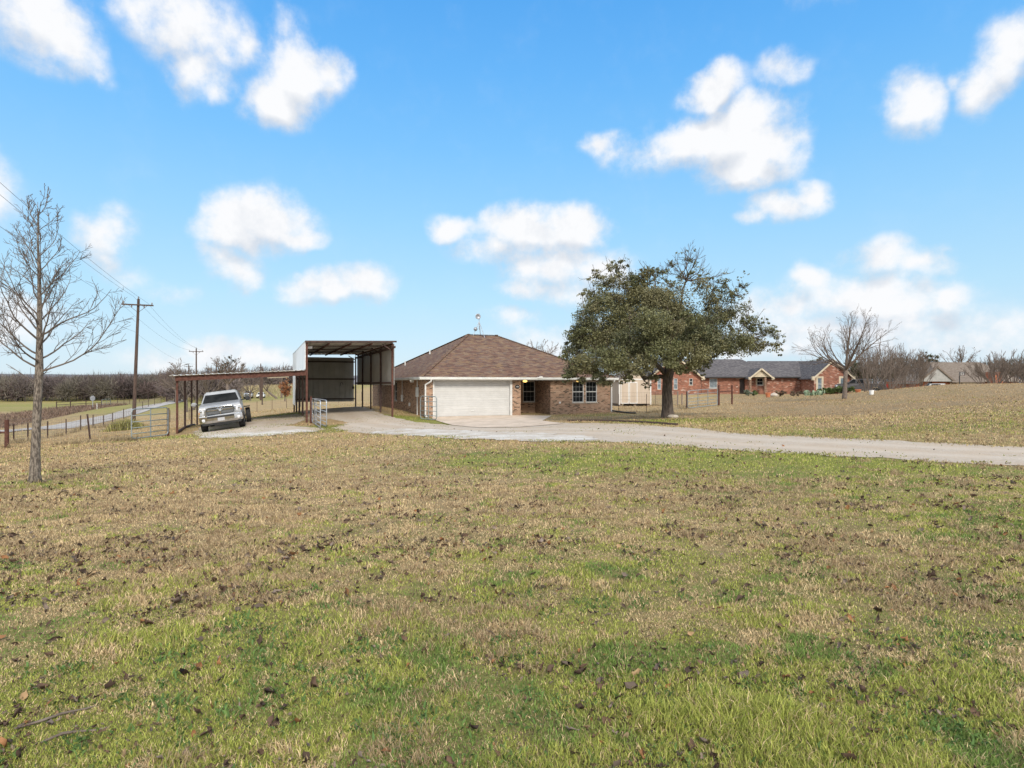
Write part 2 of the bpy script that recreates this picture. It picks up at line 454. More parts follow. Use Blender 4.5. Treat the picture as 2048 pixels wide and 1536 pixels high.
M['pale_board'] = m_var('pale_board_siding', (.25, .25, .235), (.31, .305, .29), 2, .7)
M['muntin'] = m_var('muntin_paint', (.26, .27, .265), (.34, .345, .34), 4, .6)
M['bucket'] = m_var('bucket_plastic', (.74, .74, .74), (.80, .80, .80), 4, .4)
M['terracotta'] = m_var('terracotta', (.42, .14, .06), (.52, .19, .09), 6, .8)
M['sign_back'] = m_var('bare_aluminium', (.24, .25, .27), (.32, .33, .355), 4, .45, .5)
M['door_dark'] = m_var('dark_door', (.02, .013, .01), (.035, .022, .016), 4, .5)
m_, nt_, b_ = new_mat('lit_amber_globe', .3); b_.inputs['Base Color'].default_value = (.8, .5, .15, 1)
b_.inputs['Emission Color'].default_value = (1.0, .62, .18, 1); b_.inputs['Emission Strength'].default_value = .9
M['lamp'] = m_

def m_ribbed(name, c1, c2, period=.3):
    """painted sheet with pressed vertical ribs"""
    m, nt, b = new_mat(name, .45, 0, .45)
    uv = uvco(nt); s = N(nt, 'ShaderNodeSeparateXYZ'); LK(nt, uv, s.inputs[0])
    fr = math_n(nt, 'FRACT', math_n(nt, 'DIVIDE', s.outputs[0], period))
    d = math_n(nt, 'ABSOLUTE', math_n(nt, 'SUBTRACT', fr, .5))
    rib = smooth(nt, d, .06, .13, 1, 0)
    nz = noise(nt, uv, 1.1, 5, .6)
    LK(nt, mixc(nt, smooth(nt, nz, .3, .7), c1, c2), b.inputs['Base Color'])
    bump(nt, b, rib, 1.0, .03)
    return m
M['rib_white'] = m_ribbed('ribbed_white_sheet', (.68, .685, .67), (.76, .76, .745))
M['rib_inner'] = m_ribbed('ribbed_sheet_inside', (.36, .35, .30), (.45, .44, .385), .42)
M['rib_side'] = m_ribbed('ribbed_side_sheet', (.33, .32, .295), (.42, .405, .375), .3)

def at(px, py, Y):
    """world point that stands at distance Y and shows at photo pixel (px, py)"""
    return Vector(((px - 1024) / F * Y, Y, EYE - (py - 768) / F * Y))
# ================================================================== TERRAIN
TH = R(22.4)                                   # heading of house and carports
U = np.array([math.cos(TH), math.sin(TH)]); V = np.array([-math.sin(TH), math.cos(TH)])
H0 = np.array([-4.633, 35.8])                  # left edge of the garage door

cps = []
for px, py, d in [(1024,1536,2.34),(0,1536,2.34),(2048,1536,2.34),(1024,1100,5.5),(1024,960,10),(1024,885,18.5),(1024,862,25),(950,834,36),(1030,832,37.5),
    (70,965,9.7),(0,1100,5.5),(100,920,18),(181,887,28),(13,897,27),(264,882,26),(330,873,28.5),(353,867.7,31.4),(394,851.4,40.6),
    (410,864.6,29.7),(482,855,30.4),(404,866.5,29.5),(490,852.5,30.6),(396,866,30.5),(613.5,846,33.86),(587,824.4,49.6),(785,833.5,35.7),(712,813.6,49.9),(501,839.5,35.5),(640,859,29),
    (450,880,25.5),(700,876,24),(700,950,12),(400,960,11),(850,838,35),(746,816,52),
    (2048,905,13),(2048,935,10.5),(1500,868.6,19),(1500,904,14),(1250,846.6,27),(1250,885.5,17),(1335,835,31),(1234,824,40.5),
    (1293,826,38),(1375,818,42),(1464,809,44.5),(1260,812,50),(1310,812,52),(1688,797,52),(1560,789,83),(1300,789,83),(1430,788,84),(1640,789,81),(1720,788,75),
    (2000,768,50),(1850,777,50),(1850,800,38),(2048,800,30),(2048,850,18),(1700,830,30),(1900,769,52),
    (55,884,40),(132,867,49),(207,855,62),(550,822,60),(540,800,120),(500,797,150),(540,774,210),(620,800,95)]:
    cps.append(tuple(at(px, py, d)))
cps += [(45,75,1.0),(70,90,.7),(60,125,.6),(90,120,1.2),(52,115,.8),(-39,50,-1.98),(-53.5,83,-2.2),(-85,150,-2.4),(-120,170,-2.7),(-170,175,-3.0),(-38,30,-1.8),(-60,60,-2.2),(-100,100,-2.6),
    (0,80,.2),(0,150,0.2),(35,150,.4),(-30,110,-.6),(0,-20,.75),(-20,-22,.2),(20,-20,1.1),(22,5,.8),(-15,5,.2),(-24,15,-.5),(-30,-10,-.5),(40,20,1.6),(60,50,2.0),
    (-200,0,-3),(-300,200,-3.2),(-150,330,-1),(0,330,1.5),(150,330,2.0),(300,200,2.5),(300,-100,2),(0,-300,0),(-300,-200,-3),(200,-250,1.5),(300,330,3)]
cps = np.array(cps)
def _phi(r): return np.where(r > 1e-9, r * r * np.log(r + 1e-12), 0)
SCALE = 40.0
_cx = cps[:, :2] / SCALE
_n = len(_cx)
_K = _phi(np.linalg.norm(_cx[:, None] - _cx[None], axis=2)) + np.eye(_n) * .0006
_P = np.c_[np.ones(_n), _cx]
_A = np.block([[_K, _P], [_P.T, np.zeros((3, 3))]])
_w = np.linalg.solve(_A, np.r_[cps[:, 2], np.zeros(3)])

def terr(x, y):
    x = np.atleast_1d(np.asarray(x, float)); y = np.atleast_1d(np.asarray(y, float))
    r = np.hypot(x, y - 60) + 1e-9
    k = np.minimum(1, 320 / r)
    xs = x * k / SCALE; ys = (60 + (y - 60) * k) / SCALE
    out = np.empty(len(xs))
    for i in range(0, len(xs), 20000):
        q = np.c_[xs[i:i+20000], ys[i:i+20000]]
        D = _phi(np.linalg.norm(q[:, None] - _cx[None], axis=2))
        out[i:i+20000] = D @ _w[:_n] + _w[_n] + q @ _w[_n+1:]
    out = np.clip(out, -4, 4.5)
    f = sstep(r, 320, 900)
    out = out * (1 - f) + (-1.0) * f
    return out

def tz(x, y): return float(terr(x, y)[0])

def G(px, py, dmax=400.0):
    """where the view ray through a photo pixel first meets the ground"""
    s = (768 - py) / F; t = (px - 1024) / F
    d = np.concatenate([np.arange(1.5, 60, .02), np.arange(60, dmax, .2)])
    z = EYE + s * d - terr(t * d, d)
    k = np.argmax(z < 0)
    if z[k] >= 0: k = len(d) - 1
    y = d[k]
    return Vector((t * y, y, tz(t * y, y)))

def on(x, y, dz=0.0): return Vector((x, y, tz(x, y) + dz))
def hl(u, s):                                   # house plan coordinates -> world
    p = H0 + U * u + V * s
    return float(p[0]), float(p[1])

# ---- ground sheet
ang = np.concatenate([np.linspace(-62, 62, 420), np.linspace(62, 298, 120)[1:-1]]) * math.pi / 180
rad = np.concatenate([[0.0], np.geomspace(.35, 9000, 300)])
na, nr = len(ang), len(rad) - 1
AA, RR = np.meshgrid(ang, rad[1:])
gx = (np.sin(AA) * RR).ravel(); gy = (np.cos(AA) * RR).ravel()
gx = np.r_[0.0, gx]; gy = np.r_[0.0, gy]
gz = terr(gx, gy)
rr = np.hypot(gx, gy)
gz += (fbm(gx * 1.6, gy * 1.6, 5, 3) - .5) * .05 * np.exp(-rr / 6)
idx = 1 + np.arange(nr * na).reshape(nr, na)
a_, b_, c_, d_ = idx[:-1], np.roll(idx[:-1], -1, 1), np.roll(idx[1:], -1, 1), idx[1:]
quads = np.stack([a_, d_, c_, b_], -1).reshape(-1, 4)
tris = np.stack([np.zeros(na, int), idx[0], np.roll(idx[0], -1)], -1)

# ---- what grows where: greenness, dark brush, per world position
def ellm(x, y, p, rx, ry, rot=0.0):
    dx = x - p[0]; dy = y - p[1]; c, s = math.cos(rot), math.sin(rot)
    return np.clip(1 - np.hypot((dx*c + dy*s)/rx, (-dx*s + dy*c)/ry), 0, 1)
_pg = [G(*q) for q in [(1500, 1440), (500, 1420), (1500, 930), (1200, 925), (350, 874), (540, 832), (880, 848), (1350, 842), (1150, 832), (100, 968), (660, 857), (1750, 1000), (1080, 1100), (700, 1300), (560, 855), (800, 836)]]
def green_at(x, y):
    g = .06 + .50 * (fbm(x*.33, y*.33, 3, 4) - .42) * 1.6 + .24*sstep(x + .12*y, -3.5, 3)*(1 - sstep(y, 21, 29)) + .08*(1 - sstep(y, 14, 22)) + .10*np.exp(-np.hypot(x, y)/9)
    near = 1 - sstep(np.hypot(x, y), 2.6, 9.5)
    g = g + near * .38
    g = g + .75*ellm(x, y, _pg[0], 1.4, 1.0) + .25*ellm(x, y, _pg[1], 1.6, 1.2) + .25*ellm(x, y, _pg[13], 1.6, 1.2)
    g = g + .40*ellm(x, y, _pg[2], 9, 3.2, -.75) + .40*ellm(x, y, _pg[3], 9, 3.2, -.3) + .25*ellm(x, y, _pg[11], 5, 2.5, -.8)
    g = g + 1.0*ellm(x, y, _pg[4], 4, 2, .5) + 1.6*ellm(x, y, _pg[5], 7, 4, .4) + 1.2*ellm(x, y, _pg[6], 5, 2.2, -.3)
    g = g + .9*ellm(x, y, _pg[7], 6, 3.5) + .6*ellm(x, y, _pg[8], 6, 2) + 1.0*ellm(x, y, _pg[9], 1.6, .9) + 1.7*ellm(x, y, _pg[10], 3.2, 3.0) + 1.5*ellm(x, y, _pg[15], 4.5, 1.8, -.5)
    fieldm = sstep(y - (66 - .50*(x + 46)) , 6, 14) * sstep(-x, 40, 52) * (1 - sstep(y, 240, 260))
    g = g * (1 - fieldm) + fieldm * (.62 + .5*(fbm(x*.04, y*.08, 9, 3) - .5))
    far = sstep(np.hypot(x, y), 170, 300)
    return np.clip(g * (1 - far) + .25 * far, 0, 1.2)
def brush_at(x, y):
    # dead brush along the far verge of the road, and bare thatch in patches
    t = y - (50 - 2.28*(x + 39))
    s_ = (x + 39) * .91 + (y - 50) * .41
    verge = sstep(-s_, 5.5, 7.5) * (1 - sstep(-s_, 14, 19)) * sstep(-x, 30, 36)
    far = sstep(np.hypot(x, y), 250, 380)
    slope = .8*sstep(x - .3*y, 1, 6)*sstep(x + y, 26, 34)*(1 - sstep(np.hypot(x, y), 80, 110))
    return np.clip(verge * 1.0 + slope + far * .9 + .75*sstep(fbm(x*.5, y*.5, 21, 4), .52, .72) * (1 - sstep(np.hypot(x, y), 30, 60)), 0, 1)
me_g = fast_mesh('ground', np.c_[gx, gy, gz], [quads, tris], None, smooth_=True)
for nm, fn in (('green', green_at), ('brush', brush_at), ('gap_shade', lambda x, y: 1 - sstep(np.hypot(x, y), 6, 15))):
    A_ = me_g.data.attributes.new(nm, 'FLOAT', 'POINT'); A_.data.foreach_set('value', fn(gx, gy).astype(np.float32))
tag(me_g, kind='structure')
m, nt, b = new_mat('winter_lawn', .95, 0, .15)
co = objco(nt)
ag = N(nt, 'ShaderNodeAttribute', attribute_name='green').outputs['Fac']
ab = N(nt, 'ShaderNodeAttribute', attribute_name='brush').outputs['Fac']
a_gap = N(nt, 'ShaderNodeAttribute', attribute_name='gap_shade').outputs['Fac']
nA = noise(nt, co, 2.6, 7, .72); nB = noise(nt, co, 11, 5, .7); nC = noise(nt, co, 60, 3, .7); nD = noise(nt, co, .35, 5, .6)
straw = ramp(nt, math_n(nt, 'ADD', math_n(nt, 'MULTIPLY', nB, .6), math_n(nt, 'MULTIPLY', nC, .4)), [(.25, (.15, .098, .05)), (.42, (.30, .21, .105)), (.58, (.40, .295, .155)), (.8, (.52, .41, .235))])
greenc = ramp(nt, math_n(nt, 'ADD', math_n(nt, 'MULTIPLY', nB, .5), math_n(nt, 'MULTIPLY', nC, .5)), [(.25, (.07, .085, .018)), (.5, (.19, .205, .04)), (.75, (.29, .285, .075))])
gf = math_n(nt, 'ADD', ag, math_n(nt, 'ADD', math_n(nt, 'MULTIPLY', math_n(nt, 'SUBTRACT', nA, .5), 2.0), math_n(nt, 'MULTIPLY', math_n(nt, 'SUBTRACT', nB, .5), 1.2)))
colr = mixc(nt, smooth(nt, gf, .15, .85), straw, greenc)
brn = ramp(nt, nC, [(.3, (.07, .05, .035)), (.7, (.20, .145, .095))])
bf = math_n(nt, 'MULTIPLY', ab, smooth(nt, math_n(nt, 'ADD', math_n(nt, 'MULTIPLY', nA, .5), math_n(nt, 'MULTIPLY', nB, .5)), .36, .60))
colr = mixc(nt, math_n(nt, 'MULTIPLY', bf, .75), colr, brn)
colr = mixc(nt, smooth(nt, nD, .35, .7, 0, .22), colr, (.28, .20, .12))
soil_shade = mixc(nt, smooth(nt, nB, .35, .65), (.11, .075, .045), (.19, .145, .075))
colr = mixc(nt, math_n(nt, 'MULTIPLY', a_gap, smooth(nt, nA, .35, .65, .18, .55)), colr, soil_shade)  # soil brown near the viewer, also painting the shade between blades
LK(nt, colr, b.inputs['Base Color'])
bump(nt, b, math_n(nt, 'ADD', nC, math_n(nt, 'MULTIPLY', nB, 1.5)), .8, .03)
me_g.data.materials.append(m)

# ---- sheets laid on the ground
def drape(name, outline, mat, lift=.012, step=.5, jit=.0, seed=1, kind='structure', jf=1.3):
    pts = []
    n = len(outline)
    for i in range(n):
        a = np.array(outline[i][:2], float); b2 = np.array(outline[(i+1) % n][:2], float)
        L = np.linalg.norm(b2 - a); k = max(1, int(L / (step * .6)))
        t = (b2 - a) / max(L, 1e-6); nrm = np.array([-t[1], t[0]])
        for j in range(k):
            p = a + (b2 - a) * j / k
            jj = ((fbm(p[0]*jf, p[1]*jf, seed, 4) - .5) * 2.2) * jit if jit else 0
            pts.append(p + nrm * float(jj))
    pts = np.array(pts); nb = len(pts)
    mn, mx = pts.min(0), pts.max(0)
    xs = np.arange(mn[0], mx[0], step); ys = np.arange(mn[1], mx[1], step)
    XX, YY = np.meshgrid(xs, ys); q = np.c_[XX.ravel(), YY.ravel()]
    q += (np.random.RandomState(seed).rand(*q.shape) - .5) * step * .3
    ins = np.zeros(len(q), bool)
    x1, y1 = pts[:, 0], pts[:, 1]; x2, y2 = np.roll(x1, -1), np.roll(y1, -1)
    for i in range(nb):
        c = ((y1[i] > q[:, 1]) != (y2[i] > q[:, 1]))
        if c.any():
            xi = x1[i] + (q[:, 1] - y1[i]) / (y2[i] - y1[i] + 1e-12) * (x2[i] - x1[i])
            ins ^= c & (q[:, 0] < xi)
    q = q[ins]
    dmin = np.full(len(q), 1e9)
    for p in pts: dmin = np.minimum(dmin, np.hypot(q[:, 0]-p[0], q[:, 1]-p[1]))
    q = q[dmin > step * .35]
    allp = np.vstack([pts, q])
    vs, es, fs, *_ = delaunay_2d_cdt([Vector(p) for p in allp], [(i, (i+1) % nb) for i in range(nb)], [], 1, 1e-5)
    vx = np.array([(v.x, v.y) for v in vs])
    vz = terr(vx[:, 0], vx[:, 1]) + lift + (fbm(vx[:, 0]*1.6, vx[:, 1]*1.6, 5, 3) - .5) * .05 * np.exp(-np.hypot(vx[:, 0], vx[:, 1]) / 6)
    mb = MB(); mb.add([(x, y, z) for (x, y), z in zip(vx, vz)], [tuple(f) for f in fs])
    me = bpy.data.meshes.new(name); me.from_pydata(mb.v, [], mb.f)
    bm = bmesh.new(); bm.from_mesh(me)
    for f in bm.faces:
        if f.normal.z < 0: f.normal_flip()
    bm.to_mesh(me); bm.free()
    me.polygons.foreach_set('use_smooth', [True]*len(me.polygons))
    if mat: me.materials.append(mat)
    o = bpy.data.objects.new(name, me); COL.objects.link(o)
    tag(o, kind=kind)
    return o

def poly_dist(x, y, line):
    d = np.full(len(x), 1e9)
    for (x1, y1), (x2, y2) in zip(line[:-1], line[1:]):
        vx, vy = x2-x1, y2-y1; t = np.clip(((x-x1)*vx + (y-y1)*vy)/(vx*vx+vy*vy), 0, 1)
        d = np.minimum(d, np.hypot(x-x1-t*vx, y-y1-t*vy))
    return d
def add_tracks(o, line, gauge=.85):
    n = len(o.data.vertices); co_ = np.empty(n*3, np.float32); o.data.vertices.foreach_get('co', co_); co_ = co_.reshape(-1, 3)
    d = poly_dist(co_[:, 0], co_[:, 1], line)
    A_ = o.data.attributes.new('track', 'FLOAT', 'POINT'); A_.data.foreach_set('value', np.exp(-((d-gauge)/.33)**2).astype(np.float32))
def m_gravel(name, cA, cB, cC, track=0):
    m, nt, b = new_mat(name, .95, 0, .15)
    co = objco(nt)
    v = N(nt, 'ShaderNodeTexVoronoi'); v.inputs['Scale'].default_value = 28; LK(nt, co, v.inputs['Vector'])
    sp = N(nt, 'ShaderNodeSeparateColor'); LK(nt, v.outputs['Color'], sp.inputs[0])
    n1 = noise(nt, co, .9, 6, .62); n2 = noise(nt, co, 6, 5, .7)
    c = mixc(nt, sp.outputs[0], cA, cB)
    c = mixc(nt, smooth(nt, math_n(nt, 'ADD', n1, math_n(nt, 'MULTIPLY', n2, .4)), .6, .85), c, cC)
    c = mixc(nt, smooth(nt, n2, .55, .75, 0, .35), c, (.2, .16, .12))
    at_ = N(nt, 'ShaderNodeAttribute', attribute_name='track').outputs['Fac']
    c = mixc(nt, math_n(nt, 'MULTIPLY', at_, .55), c, [v*1.04 for v in cB])
    n5 = noise(nt, co, 2.3, 6, .7)
    c = mixc(nt, math_n(nt, 'MULTIPLY', smooth(nt, n5, .52, .72), math_n(nt, 'MULTIPLY_ADD', at_, -.5, .5)), c, [v*.62 for v in cC])
    LK(nt, c, b.inputs['Base Color'])
    bump(nt, b, math_n(nt, 'ADD', v.outputs['Distance'], math_n(nt, 'MULTIPLY', n2, .4)), .6, .02)
    return m
M['gravel'] = m_gravel('drive_gravel', (.34, .285, .225), (.47, .405, .335), (.41, .33, .25))
M['gravel_white'] = m_gravel('white_caliche', (.44, .405, .36), (.60, .57, .52), (.40, .34, .275))
M['road'] = m_gravel('chip_seal_road', (.34, .32, .30), (.42, .40, .375), (.38, .35, .32))

gp = lambda L: [tuple(G(px, py)[:2]) for px, py in L]
right_edge_far = G(2040, 893.5); right_edge_near = G(2040, 933)
dvec = np.array([.70, -.62]) * 14
drive = [tuple(np.array(right_edge_near[:2]) + dvec)] + gp([(2040,933),(1800,919.5),(1500,903),(1250,885.5),(1100,884),(1000,880),(900,874),(820,872),(740,868),(690,863),
    (656,858),(700,845),(660,838),(614,841)]) + [hl(-7.0, 2), hl(-7.0, 17), hl(-1.9, 17)] + gp([(760,828),(800,838),(850,846),(930,853),(1000,850),(1100,844),(1135,846),(1250,847),(1380,856.5),(1500,868.6),(1750,880),(2040,893.5)]) + [tuple(np.array(right_edge_far[:2]) + dvec)]
dr_o = drape('gravel_driveway', drive, M['gravel'], .010, .3, .30, 4, jf=2.2)
midl = gp([(2040,911),(1500,884),(1250,864),(1100,861),(950,862),(800,856),(720,846)]) + [hl(-4.5, 6), hl(-4.5, 16)]
add_tracks(dr_o, midl)
tag(dr_o, 'pale gravel driveway curving from the right to the garage and tall carport', None)
lot = gp([(655,861),(600,866),(520,872),(455,878),(395,877),(385,868),(402,858)]) + [hl(-12.6, 6), hl(-7.2, 8), hl(-7.1, 2)] + gp([(600,846),(575,851),(640,856)])
lo_o = drape('parking_gravel', lot, M['gravel'], .015, .3, .4, 7, jf=2.0)
add_tracks(lo_o, gp([(450,878),(452,862)]) + [hl(-9.8, 5)])
# bright crushed rock patches spread on the drive
for k, ol in enumerate([[(400,875),(450,877),(560,870),(640,863),(600,858),(520,862),(440,869)], [(740,866),(830,872),(960,880),(1100,884),(1210,881),(1160,872),(1040,866),(900,860),(800,858)]]):
    drape('crushed_rock', gp(ol), M['gravel_white'], .021, .35, .5, 11 + k, jf=2.2)
apron = [hl(-.12, .1), hl(6.1, .1), hl(6.6, -1.2), hl(7.0, -1.6)] + gp([(1085,842),(1128,848),(1040,855),(960,856),(905,851)]) + [hl(-.4, -1.1)]
drape('concrete_apron', apron, M['concrete'], .028, .5)
rd = [(-33, -60), (-34.5, 0), (-37.5, 28), (-43.5, 51), (-53.5, 83), (-68, 116), (-85, 152), (-135, 260), (-200, 400)]
road = [(x - 1.75, y - .7) for x, y in rd] + [(x + 1.75, y + .7) for x, y in reversed(rd)]
drape('road', road, M['road'], .05, 2.2, .25, 15)
ent = gp([(208,826),(258,828),(300,821),(250,819)])

# ================================================================== GRASS (blades), LEAVES
rs = np.random.RandomState(12)
def poly_mask(x, y, poly):
    poly = np.array(poly); x1, y1 = poly[:, 0], poly[:, 1]; x2, y2 = np.roll(x1, -1), np.roll(y1, -1)
    ins = np.zeros(len(x), bool)
    for i in range(len(poly)):
        c = (y1[i] > y) != (y2[i] > y)
        ins ^= c & (x < x1[i] + (y - y1[i]) / (y2[i] - y1[i] + 1e-12) * (x2[i] - x1[i]))
    return ins
def gheight(x, y):
    return terr(x, y) + (fbm(x*1.6, y*1.6, 5, 3) - .5) * .05 * np.exp(-np.hypot(x, y) / 6)

def blades(name, x, y, length, width, lean, cols, label, seed):
    r = np.random.RandomState(seed); n = len(x)
    z = gheight(x, y) - .004
    az_ = r.rand(n)*2*math.pi; fa = r.rand(n)*math.pi
    dx, dy = np.cos(az_), np.sin(az_)
    wx, wy = np.cos(fa)*width/2, np.sin(fa)*width/2
    h1 = length*.55*np.cos(lean*.6); o1 = length*.55*np.sin(lean*.6)
    h2 = h1 + length*.45*np.cos(lean*1.5); o2 = o1 + length*.45*np.sin(lean*1.5)
    v = np.empty((n, 5, 3), np.float32)
    v[:, 0] = np.c_[x-wx, y-wy, z]; v[:, 1] = np.c_[x+wx, y+wy, z]
    v[:, 2] = np.c_[x+dx*o1+wx*.8, y+dy*o1+wy*.8, z+h1]; v[:, 3] = np.c_[x+dx*o1-wx*.8, y+dy*o1-wy*.8, z+h1]
    v[:, 4] = np.c_[x+dx*o2, y+dy*o2, z+h2]
    b5 = np.arange(n)[:, None]*5
    q = b5 + np.array([[0, 1, 2, 3]]); t = b5 + np.array([[3, 2, 4]])
    c = np.repeat(cols[:, None, :], 5, 1)
    o = fast_mesh(name, v.reshape(-1, 3), [q, t], M['blade'], col=c.reshape(-1, 3))
    tag(o, label, 'grass', kind='stuff')
    return o
M['blade'] = m_attr('grass_blade', .75, .3)

def grass_cols(x, y, r, g):
    n = len(x)
    straw = np.array([.68, .53, .31]); straw2 = np.array([.38, .265, .14]); gr = np.array([.27, .31, .06]); gr2 = np.array([.45, .44, .12]); dk = np.array([.17, .25, .06])
    t = r.rand(n)[:, None]; isg = (r.rand(n) < g)[:, None]
    a = straw*(1-t) + straw2*t
    t2 = (r.rand(n)**1.5)[:, None]
    deep = sstep(fbm(x*2.1, y*2.1, 77, 3), .55, .68)[:, None]
    b2 = (gr*(1-t2) + gr2*t2)*(1-deep) + dk*deep
    c = np.where(isg, b2, a)
    return (c * (.55 + .95*r.rand(n))[:, None]).astype(np.float32), isg[:, 0]

def lawn(n, d0, d1, seed, name, label, w0, wexp, len0, lenexp):
    r = np.random.RandomState(seed)
    d = d0 * (d1/d0)**r.rand(n)
    x = (r.rand(n)*2-1)*(.92*d + .6)
    keep = ~(poly_mask(x, d, drive) | poly_mask(x, d, lot) | poly_mask(x, d, apron))
    p = fbm(x*1.1, d*1.1, 31, 4)
    keep &= r.rand(n) < sstep(p, .22, .5)*.5 + .5
    x, d = x[keep], d[keep]; n = len(x)
    gg = green_at(x, d)
    g = np.clip(.85*sstep(gg + (fbm(x*3.6, d*3.6, 41, 4) - .5)*1.7 + (fbm(x*11, d*11, 43, 3) - .5)*1.5 - .06, .12, .9), 0, 1)
    c, isg = grass_cols(x, d, r, g)
    tuft = sstep(fbm(x*2.6, d*2.6, 57, 3), .45, .75)
    L = len0*(d/d0)**lenexp*(.55 + .7*r.rand(n))*(.7 + .8*tuft)*np.where(isg, 1.0, 1.05)
    lush = ellm(x, d, _pg[0], 1.2, .9)
    L *= 1 + 1.1*lush
    Wd = w0*(d/d0)**wexp*(.7 + .6*r.rand(n))
    lean = np.where(isg, .25 + .6*r.rand(n), .35 + .95*r.rand(n))
    return blades(name, x, d, L, Wd, lean, c, label, seed + 1)
lawn(520000, 1.75, 9.5, 100, 'grass', 'short winter grass blades, part straw and part green, nearest the viewer', .0030, .62, .030, .12)
lawn(150000, 9.0, 30, 200, 'grass', 'straw coloured winter turf in the middle of the lawn', .010, .9, .040, .45)

# taller dry seed-grass clumps standing in the turf
def clumps(n, seed):
    r = np.random.RandomState(seed)
    d = 2.0*(16/2.0)**r.rand(n*3); x = (r.rand(n*3)*2-1)*(.9*d + .4)
    k = (fbm(x*1.1, d*1.1, 61, 4) + .25*(.5 - green_at(x, d)) > .50) & ~poly_mask(x, d, drive) & ~poly_mask(x, d, lot)
    x, d = x[k][:n], d[k][:n]
    m_ = 30
    cx = np.repeat(x, m_) + r.randn(len(x)*m_)*.03*np.repeat(1 + .06*d, m_); cy = np.repeat(d, m_) + r.randn(len(x)*m_)*.03
    nn = len(cx)
    t = r.rand(nn)[:, None]
    c = (np.array([.56, .43, .26])*(1-t) + np.array([.30, .20, .11])*t)*(.55 + .7*r.rand(nn))[:, None]
    return blades('grass', cx, cy, (.022 + .042*r.rand(nn))*(1 + .05*np.repeat(d, m_)), .0027*(np.repeat(d, m_)/2)**.7, .3 + 1.0*r.rand(nn), c.astype(np.float32), 'clumps of bleached dry grass sticking up through the lawn', seed + 1)
clumps(2400, 300)
# dark broad-leaved weeds in the green patch
def weeds(n, seed):
    r = np.random.RandomState(seed)
    d = 1.9*(7/1.9)**r.rand(n*4); x = (r.rand(n*4)*2-1)*(.9*d + .4)
    g = green_at(x, d) + (fbm(x*1.5, d*1.5, 71, 3) - .5)
    k = g > .62; x, d = x[k][:n], d[k][:n]; m_ = 26
    cx = np.repeat(x, m_) + r.randn(len(x)*m_)*.045; cy = np.repeat(d, m_) + r.randn(len(x)*m_)*.045; nn = len(cx)
    c = np.array([.085, .15, .045])*(.6 + .9*r.rand(nn))[:, None] + np.array([.03, .03, .0])*r.rand(nn)[:, None]
    return blades('grass', cx, cy, .02 + .035*r.rand(nn), .008 + .006*r.rand(nn), .5 + .8*r.rand(nn), c.astype(np.float32), 'dark green broad-leaved winter weeds among the short grass', seed + 1)
weeds(420, 340)

# fallen leaves
def leaves(n, seed, d0=1.8, d1=26.0, flat=0.0, ls=1.0, name='fallen_leaves', lab='dark brown curled leaves scattered over the lawn'):
    r = np.random.RandomState(seed)
    d = d0*(d1/d0)**r.rand(n*6); x = (r.rand(n*6)*2-1)*(.92*d + .5)
    pr = sstep(fbm(x*1.9, d*1.9, 81, 5), .47, .70)*.9 + .1
    band = np.exp(-((d - 5.6 - .12*x)/1.6)**2)*(1 - .5*sstep(x, 0, 5))
    k = (r.rand(len(d)) < pr*(.22 + flat + 1.0*band)) & ~poly_mask(x, d, apron) & ~(poly_mask(x, d, drive) & (r.rand(len(d)) > .05)) & ~poly_mask(x, d, lot)
    x, d = x[k][:n], d[k][:n]; n = len(x)
    z = gheight(x, d) + .006 + r.rand(n)*.016
    L = ls * (.012 + .021*r.rand(n)**2.2) * (1 + .03*d); Wd = L*(.38 + .25*r.rand(n)); ca = r.rand(n)*2*math.pi
    tilt = r.randn(n)*.6; curl = .3 + 1.0*r.rand(n); roll = r.randn(n)*.8
    prof = [(-1.0, .03), (-.45, .8), (.1, 1.0), (.6, .62), (1.0, .04)]
    vs = np.empty((n, 15, 3), np.float32)
    for i, (t, w) in enumerate(prof):
        for j, s in enumerate((-1, 0, 1)):
            lx = t*L; ly = s*w*Wd; lz = (abs(s)*curl*w*Wd*1.1) + curl*.5*L*t*t + (0.25*Wd*np.sin(t*5 + ca*3) if s else 0)
            lz2 = lz*np.cos(roll) + ly*np.sin(roll); ly2 = ly*np.cos(roll) - lz*np.sin(roll)
            lz3 = lz2*np.cos(tilt) + lx*np.sin(tilt); lx3 = lx*np.cos(tilt) - lz2*np.sin(tilt)
            vs[:, i*3+j] = np.c_[x + lx3*np.cos(ca) - ly2*np.sin(ca), d + lx3*np.sin(ca) + ly2*np.cos(ca), z + lz3]
    vs += (r.randn(n, 15, 3)*(L*.16)[:, None, None]).astype(np.float32); vs[:, :, 2] = np.maximum(vs[:, :, 2], (z - .012)[:, None])
    pal = np.array([[.075, .048, .034], [.11, .068, .045], [.16, .12, .095], [.20, .155, .125], [.24, .115, .05], [.30, .20, .11]])
    pi = r.choice(6, n, p=[.34, .27, .15, .09, .09, .06])
    c = pal[pi]*(.7 + .6*r.rand(n))[:, None]
    b15 = np.arange(n)[:, None]*15
    q = np.concatenate([b15 + np.array([[i*3+j, i*3+j+1, i*3+j+4, i*3+j+3]]) for i in range(4) for j in range(2)])
    o = fast_mesh(name, vs.reshape(-1, 3), [q], M['leaf'], col=np.repeat(c[:, None], 15, 1).reshape(-1, 3))
    tag(o, lab, 'leaves', kind='stuff')
M['leaf'] = m_attr('dead_leaf', .7, .12)
leaves(3700, 400)
leaves(3000, 420, 7.0, 32.0, .55)
leaves(9000, 430, 1.8, 15.0, .25, .42, 'leaf_litter', 'small broken bits of dead leaves lying in the turf')
